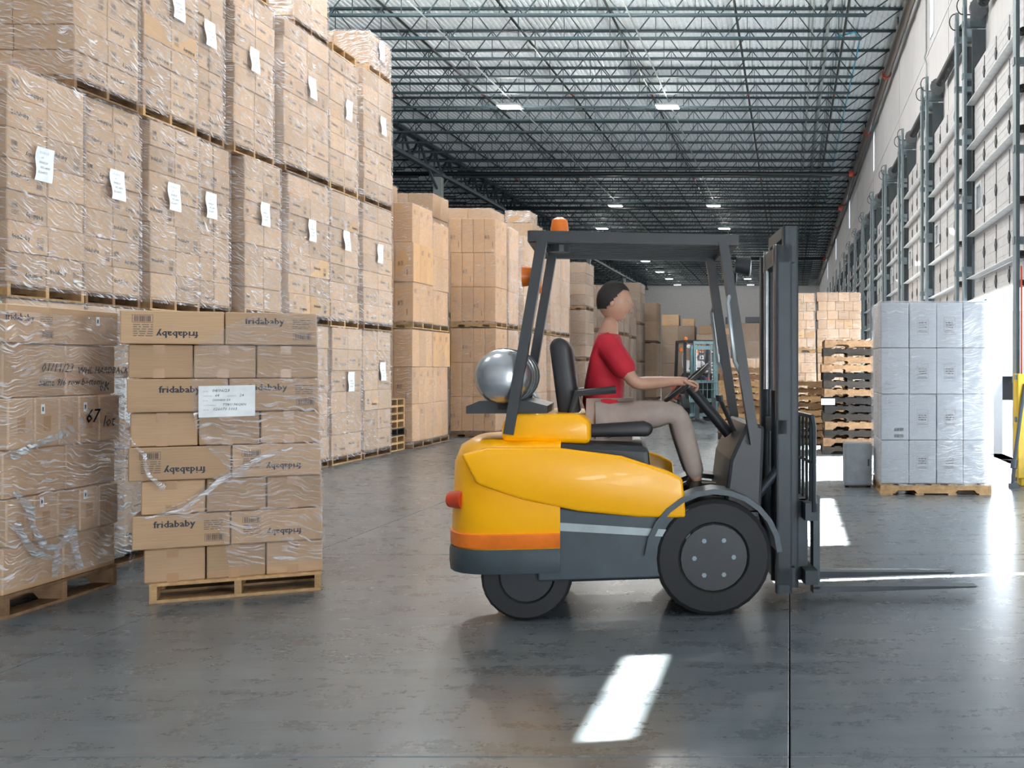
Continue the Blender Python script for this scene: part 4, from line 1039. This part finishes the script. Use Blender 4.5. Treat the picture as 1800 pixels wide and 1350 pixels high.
# ------------------------------------------------------------------ counterbalance forklift truck (x forward, y left, z up)
def wheel(mb_r, wd):
    prof = [(mb_r*.58, -wd/2+.02), (mb_r*.62, -wd/2), (mb_r*.93, -wd/2+.006), (mb_r, -wd/2+.03), (mb_r, wd/2-.03), (mb_r*.93, wd/2-.006), (mb_r*.62, wd/2), (mb_r*.58, wd/2-.02)]
    n = 28; mb = MB(); rings = [[(r_*math.cos(2*PI*k/n), y, r_*math.sin(2*PI*k/n)) for k in range(n)] for r_, y in prof]
    mb.loft(rings); return mb
def forklift(label, loc, rotz, body, dark, mastc, cw_mat, tank=True, mast_h=2.22, grille_h=1.10, name='forklift'):
    t = thing(name, label, 'forklift', loc, (0, 0, rotz))
    hw = .53
    # counterweight, rounded at the rear
    def ring(inset, z, x1=.62, tail=0):
        pts = []; N = 14
        for k in range(N+1):
            a = PI/2 + PI*k/N; c, s = math.cos(a), math.sin(a)
            pts.append((.42 + tail + (.42-inset)*math.copysign(abs(c)**.62, c), (hw-inset)*math.copysign(abs(s)**.62, s), z))
        return [(x1, -(hw-inset), z)] + list(reversed(pts)) + [(x1, hw-inset, z)]
    MB().loft([ring(.12, .24, tail=.03), ring(.05, .27), ring(.0, .36), ring(0, .60), ring(.015, .86), ring(.05, .95), ring(.11, .985)]).put('counterweight', body, t, smooth=True)
    MB().loft([ring(-.012, .27), ring(-.015, .30), ring(-.015, .37), ring(-.006, .40)]).put('bumper_skirt', dark, t, smooth=True)
    MB().loft([ring(-.006, .405), ring(-.010, .41), ring(-.010, .48), ring(-.004, .485)]).put('warning_band', 'amber' if tank else dark, t, smooth=True)  # band low around the counterweight, amber on the truck with the tank
    # engine hood with curved shoulder, side panels
    MB().prism([(.30, .98), (.30, 1.08), (.36, 1.13), (.72, 1.13), (.78, 1.08), (.78, .96)], 'y', -.44, .44).put('rear_deck', body, t, bevel=.03, segs=3, smooth=True)
    side = [(.10, .92), (.24, .955), (.60, .95), (.95, .90), (1.20, .815), (1.285, .77), (1.305, .55), (1.05, .56), (.72, .60), (.42, .67), (.18, .76)]
    for s in (-1, 1):
        MB().prism(side, 'y', s*(hw-.03), s*(hw+.012)).put('side_panel', body, t, bevel=.018, segs=3, smooth=True)
        MB().prism([(.50, .22), (1.32, .22), (1.32, .56), (1.05, .57), (.72, .60), (.50, .64)], 'y', s*(hw-.07), s*(hw-.012)).put('frame_panel', dark, t, bevel=.01)
        MB().prism([(.56, .545), (1.22, .485), (1.22, .445), (.56, .50)], 'y', s*(hw-.013), s*(hw-.006)).put('stripe', 'truck_stripe', t)
        MB().box(1.30, 1.56, min(s*.36, s*hw), max(s*.36, s*hw), .27, .31).box(1.30, 1.33, min(s*.36, s*hw), max(s*.36, s*hw), .22, .60).put('step', dark, t, bevel=.006)
        MB().tube([(.10, s*.40, .66), (.02, s*.36, .66)], [.055, .045], 14).put('tail_lamp', 'tail_red', t, smooth=True)
    MB().box(.50, 1.74, -.46, .46, .20, .55).put('chassis', 'truck_black', t, bevel=.015)
    MB().prism([(.55, .55), (.50, .98), (1.10, .94), (1.14, .55)], 'y', -.44, .44).put('engine_hood', 'truck_black', t, bevel=.03, segs=2)
    MB().box(1.10, 1.72, -.47, .47, .54, .565).put('floor_plate', dark, t)
    MB().prism([(1.52, .55), (1.56, .86), (1.66, 1.08), (1.76, 1.05), (1.74, .55)], 'y', -.44, .44).put('dashboard', 'truck_black', t, bevel=.02)
    # wheels
    for s in (-1, 1):
        w1 = wheel(.325, .22).put('wheel', 'rubber', t, (1.46, s*.43, .325), smooth=True)
        MB().tube([(0, -.105, 0), (0, .105, 0)], .185, 20).put('rim', cw_mat, w1, smooth=True)
        for q in range(6): MB().tube([(.11*math.cos(q*PI/3), -.112, .11*math.sin(q*PI/3)), (.11*math.cos(q*PI/3), .112, .11*math.sin(q*PI/3))], .014, 6).put('bolt', 'track_steel', w1)
        w2 = wheel(.245, .17).put('wheel', 'rubber', t, (.44, s*.40, .245), smooth=True)
        MB().tube([(0, -.08, 0), (0, .08, 0)], .14, 20).put('rim', cw_mat, w2, smooth=True)
        arc = [(1.46+.385*math.cos(a), .325+.385*math.sin(a)) for a in [PI*(.02+.96*k/12) for k in range(13)]]; arc2 = [(1.46+.355*math.cos(a), .325+.355*math.sin(a)) for a in [PI*(.98-.96*k/12) for k in range(13)]]
        MB().prism(arc+arc2, 'y', min(s*.32, s*.55), max(s*.32, s*.55)).put('fender', dark, t, smooth=True)
        # guard posts
        MB().bar((1.70, s*.46, .95), (1.52, s*.43, 2.10), .055, .07).put('guard_post', 'truck_black', t)
        MB().bar((.34, s*.43, 1.02), (.52, s*.43, 2.10), .055, .08).put('guard_post', 'truck_black', t)
        MB().tube([(1.62, s*.44, 1.35), (1.58, s*.50, 1.42), (1.54, s*.50, 1.75), (1.56, s*.44, 1.82)], .012, 7).put('grab_handle', 'truck_stripe', t, smooth=True)
    gr = MB()
    for s in (-1, 1): gr.bar((.45, s*.43, 2.11), (1.60, s*.43, 2.11), .055, .06)
    gr.bar((.47, -.44, 2.11), (.47, .44, 2.11), .06, .06).bar((1.58, -.44, 2.11), (1.58, .44, 2.11), .06, .06)
    roof = gr.put('overhead_guard', 'truck_black', t)
    for k in range(7): MB().bar((.50, -.33+.11*k, 2.12), (1.56, -.33+.11*k, 2.12), .02, .05).put('guard_bar', 'truck_black', roof)
    # seat, controls
    seat = MB().prism([(.62, .985), (1.12, .985), (1.14, 1.05), (1.08, 1.075), (.66, 1.05)], 'y', -.25, .25).put('seat', 'seat_vinyl', t, bevel=.03, segs=3, smooth=True)
    MB().prism([(.60, 1.06), (.72, 1.04), (.66, 1.52), (.60, 1.57), (.54, 1.53)], 'y', -.24, .24).put('backrest', 'seat_vinyl', seat, bevel=.035, segs=3, smooth=True)
    MB().tube([(.66, -.29, 1.10), (.70, -.30, 1.24), (.92, -.30, 1.26)], .022, 8).tube([(.66, .29, 1.10), (.70, .30, 1.24), (.92, .30, 1.26)], .022, 8).put('armrest', 'seat_vinyl', seat, smooth=True)
    col = MB().tube([(1.60, .0, .98), (1.36, .0, 1.27)], .035, 10).put('steering_column', 'truck_black', t, smooth=True)
    ax = Vector((-.64, 0, .77)); u = Vector((0, 1, 0)); v = ax.cross(u); c = Vector((1.345, 0, 1.295))
    rim = [c + .165*(math.cos(a)*u + math.sin(a)*v) for a in [2*PI*k/28 for k in range(29)]]
    sw = MB().tube(rim, .014, 8, cap=False)
    for a in (.5, 2.6, 4.7): sw.bar(c, c+.16*(math.cos(a)*u+math.sin(a)*v), .02, .01)
    sw.put('steering_wheel', 'seat_vinyl', t, smooth=True)
    for k in range(3): MB().tube([(1.60, -.20-.07*k, 1.02), (1.52, -.20-.07*k, 1.20)], [.008, .008], 6).tube([(1.52, -.20-.07*k, 1.19), (1.515, -.20-.07*k, 1.225)], .016, 8).put('lever', 'truck_black', t, smooth=True)
    b = MB().tube([(.60, -.20, 2.09), (.60, -.20, 2.05)], .06, 14).put('beacon_base', 'truck_black', t)
    MB().tube([(.60, -.20, 2.14), (.60, -.20, 2.18), (.60, -.20, 2.235), (.60, -.20, 2.25)], [.05, .052, .044, .02], 16).put('beacon', 'amber', t, smooth=True)
    for s in (-1, 1): MB().tube([(.46, s*.30, 1.90), (.40, s*.30, 1.90)], [.05, .06], 14).put('work_lamp', 'amber', t, smooth=True)
    for s in (-1, 1):
        hl = MB().tube([(1.60, s*.36, 1.98), (1.68, s*.36, 1.97)], [.045, .06], 14).put('headlight', 'truck_black', t, smooth=True)
        MB().tube([(1.68, s*.36, 1.97), (1.686, s*.36, 1.97)], .054, 14).put('headlight_lens', 'door_strut', hl)
    if tank:
        y0, y1, cx, cz, r = -.40, .30, .30, 1.335, .155
        pr = [(y0-.045, .03), (y0-.04, .075), (y0-.02, .125), (y0+.02, .150), (y0+.05, r), (y1-.05, r), (y1-.02, .150), (y1+.02, .125), (y1+.04, .075), (y1+.045, .03)]
        tk = MB().tube([(cx, y, cz) for y, _ in pr], [q for _, q in pr], 28).put('gas_tank', 'tank_steel', t, smooth=True)
        for y in (-.26, -.02, .18): MB().tube([(cx, y-.018, cz), (cx, y+.018, cz)], r+.006, 28).put('tank_strap', 'track_dark', tk, smooth=True)
        ring_ = [(cx+.11*math.cos(a), y1+.07, cz+.11*math.sin(a)) for a in [2*PI*k/20 for k in range(21)]]
        MB().tube(ring_, .016, 8, cap=False).tube([(cx, y1+.03, cz), (cx, y1+.10, cz)], .025, 10).tube([(cx, y1+.1, cz), (cx+.1, y1+.08, cz-.1), (cx+.25, y1-.05, cz-.28)], .012, 7).put('valve', 'coupling_red' if False else 'tank_steel', tk, smooth=True)
        MB().prism([(cx-.20, 1.13), (cx-.20, 1.17), (cx-.13, 1.20), (cx+.13, 1.20), (cx+.24, 1.17), (cx+.24, 1.13)], 'y', -.34, .26).box(cx-.03, cx+.03, -.34, -.30, 1.15, 1.20).put('tank_cradle', 'truck_black', t)
    else:
        MB().box(.16, .60, -.34, .34, 1.13, 1.20).put('battery_cover', dark, t, bevel=.02)
    # mast, carriage, forks
    for s in (-1, 1):
        def ch(x0, x1, ya, yb, z0, z1, th=.012):
            return MB().box(x0, x1, ya, ya+th, z0, z1).box(x0, x0+th, min(ya, yb), max(ya, yb), z0, z1).box(x1-th, x1, min(ya, yb), max(ya, yb), z0, z1)
        ch(1.84, 1.93, s*.36, s*.30, .07, mast_h-.12).put('outer_rail', mastc, t)
        ch(1.89, 1.98, s*.295, s*.245, .09, mast_h).put('inner_rail', mastc, t)
        MB().tube([(1.86, s*.20, .12), (1.86, s*.20, 1.25)], .030, 12).put('lift_cylinder', 'mast_dark', t, smooth=True)
        MB().tube([(1.86, s*.20, 1.25), (1.86, s*.20, mast_h-.10)], .017, 10).put('lift_rod', 'tank_steel', t, smooth=True)
        MB().bar((1.93, s*.08, .5), (1.93, s*.08, mast_h-.06), .022, .012).put('chain', 'mast_dark', t)
        MB().tube([(1.70, s*.32, .60), (1.86, s*.33, .80)], .028, 10).put('tilt_cylinder', 'mast_dark', t, smooth=True)
        fk = MB().box(2.075, 2.115, s*.22-.05, s*.22+.05, .07, .62).prism([(2.075, .045), (3.08, .045), (3.10, .052), (2.20, .085), (2.075, .085)], 'y', s*.22-.05, s*.22+.05).put('fork', 'track_dark', t)
    for a_ in ((1.85, 1.95, -.36, .36, mast_h-.22, mast_h-.12), (1.85, 1.95, -.36, .36, .12, .22), (1.89, 1.97, -.29, .29, mast_h-.07, mast_h), (1.85, 1.90, -.36, .36, 1.0, 1.08)): MB().box(*a_).put('cross_member', mastc, t)
    MB().box(2.00, 2.075, -.42, .42, .50, .60).box(2.00, 2.075, -.42, .42, .13, .21).box(1.98, 2.04, -.27, -.19, .13, .60).box(1.98, 2.04, .19, .27, .13, .60).put('carriage', mastc, t)
    lb = MB().tube([(2.05, -.42, .55), (2.05, -.42, grille_h-.06), (2.05, -.37, grille_h), (2.05, .37, grille_h), (2.05, .42, grille_h-.06), (2.05, .42, .55)], .014, 8).put('load_backrest', mastc, t, smooth=True)
    for k in range(6): MB().tube([(2.05, -.30+.12*k, .58), (2.05, -.30+.12*k, grille_h)], .009, 6).put('bar', mastc, lb)
    MB().tube([(2.05, -.42, .83), (2.05, .42, .83)], .009, 6).put('bar', mastc, lb)
    return t

ang = math.radians(9.5)
FL = (-1.95, 6.0, 0)
forklift('big yellow forklift with a silver gas tank crossing the aisle close to the camera', FL, ang, 'yellow_paint', 'truck_grey', 'mast_dark', 'truck_black')
Jd = seated(.84, 1.09, .50, 1.315, .02, .60)
person('person in a red T-shirt and tan trousers sitting and steering the yellow forklift', FL, ang, Jd, 'shirt_red', 'trousers_tan', (.97, -.15, -.05))
# second truck, facing the camera from the far aisle
fx = px(1238, 740, 67); a2 = math.radians(-72)
dirv = Vector((math.cos(a2), math.sin(a2), 0)); FL2 = (fx.x - dirv.x*1.95, fx.y - dirv.y*1.95, 0)
forklift('small red forklift with a pale blue mast facing the camera beside the widest pallet heap', FL2, a2, 'truck_red', 'truck_black', 'mast_teal', 'truck_grey', tank=False, mast_h=2.1, grille_h=1.02)
person('person in a white shirt and dark trousers driving the small red forklift', FL2, a2, seated(.84, 1.10, .50, 1.315, .02, .60), 'shirt_white', 'trousers_navy', (.95, -.1, -.1), cap='cap_orange', shirt_long=True)
person('person with short dark hair standing behind the widest heap, only the head showing', (px(1317, 700, 65).x, F/65, 0), -1.3, standing(1.66), 'shirt_white', 'trousers_navy', (.9, .3, -.1))
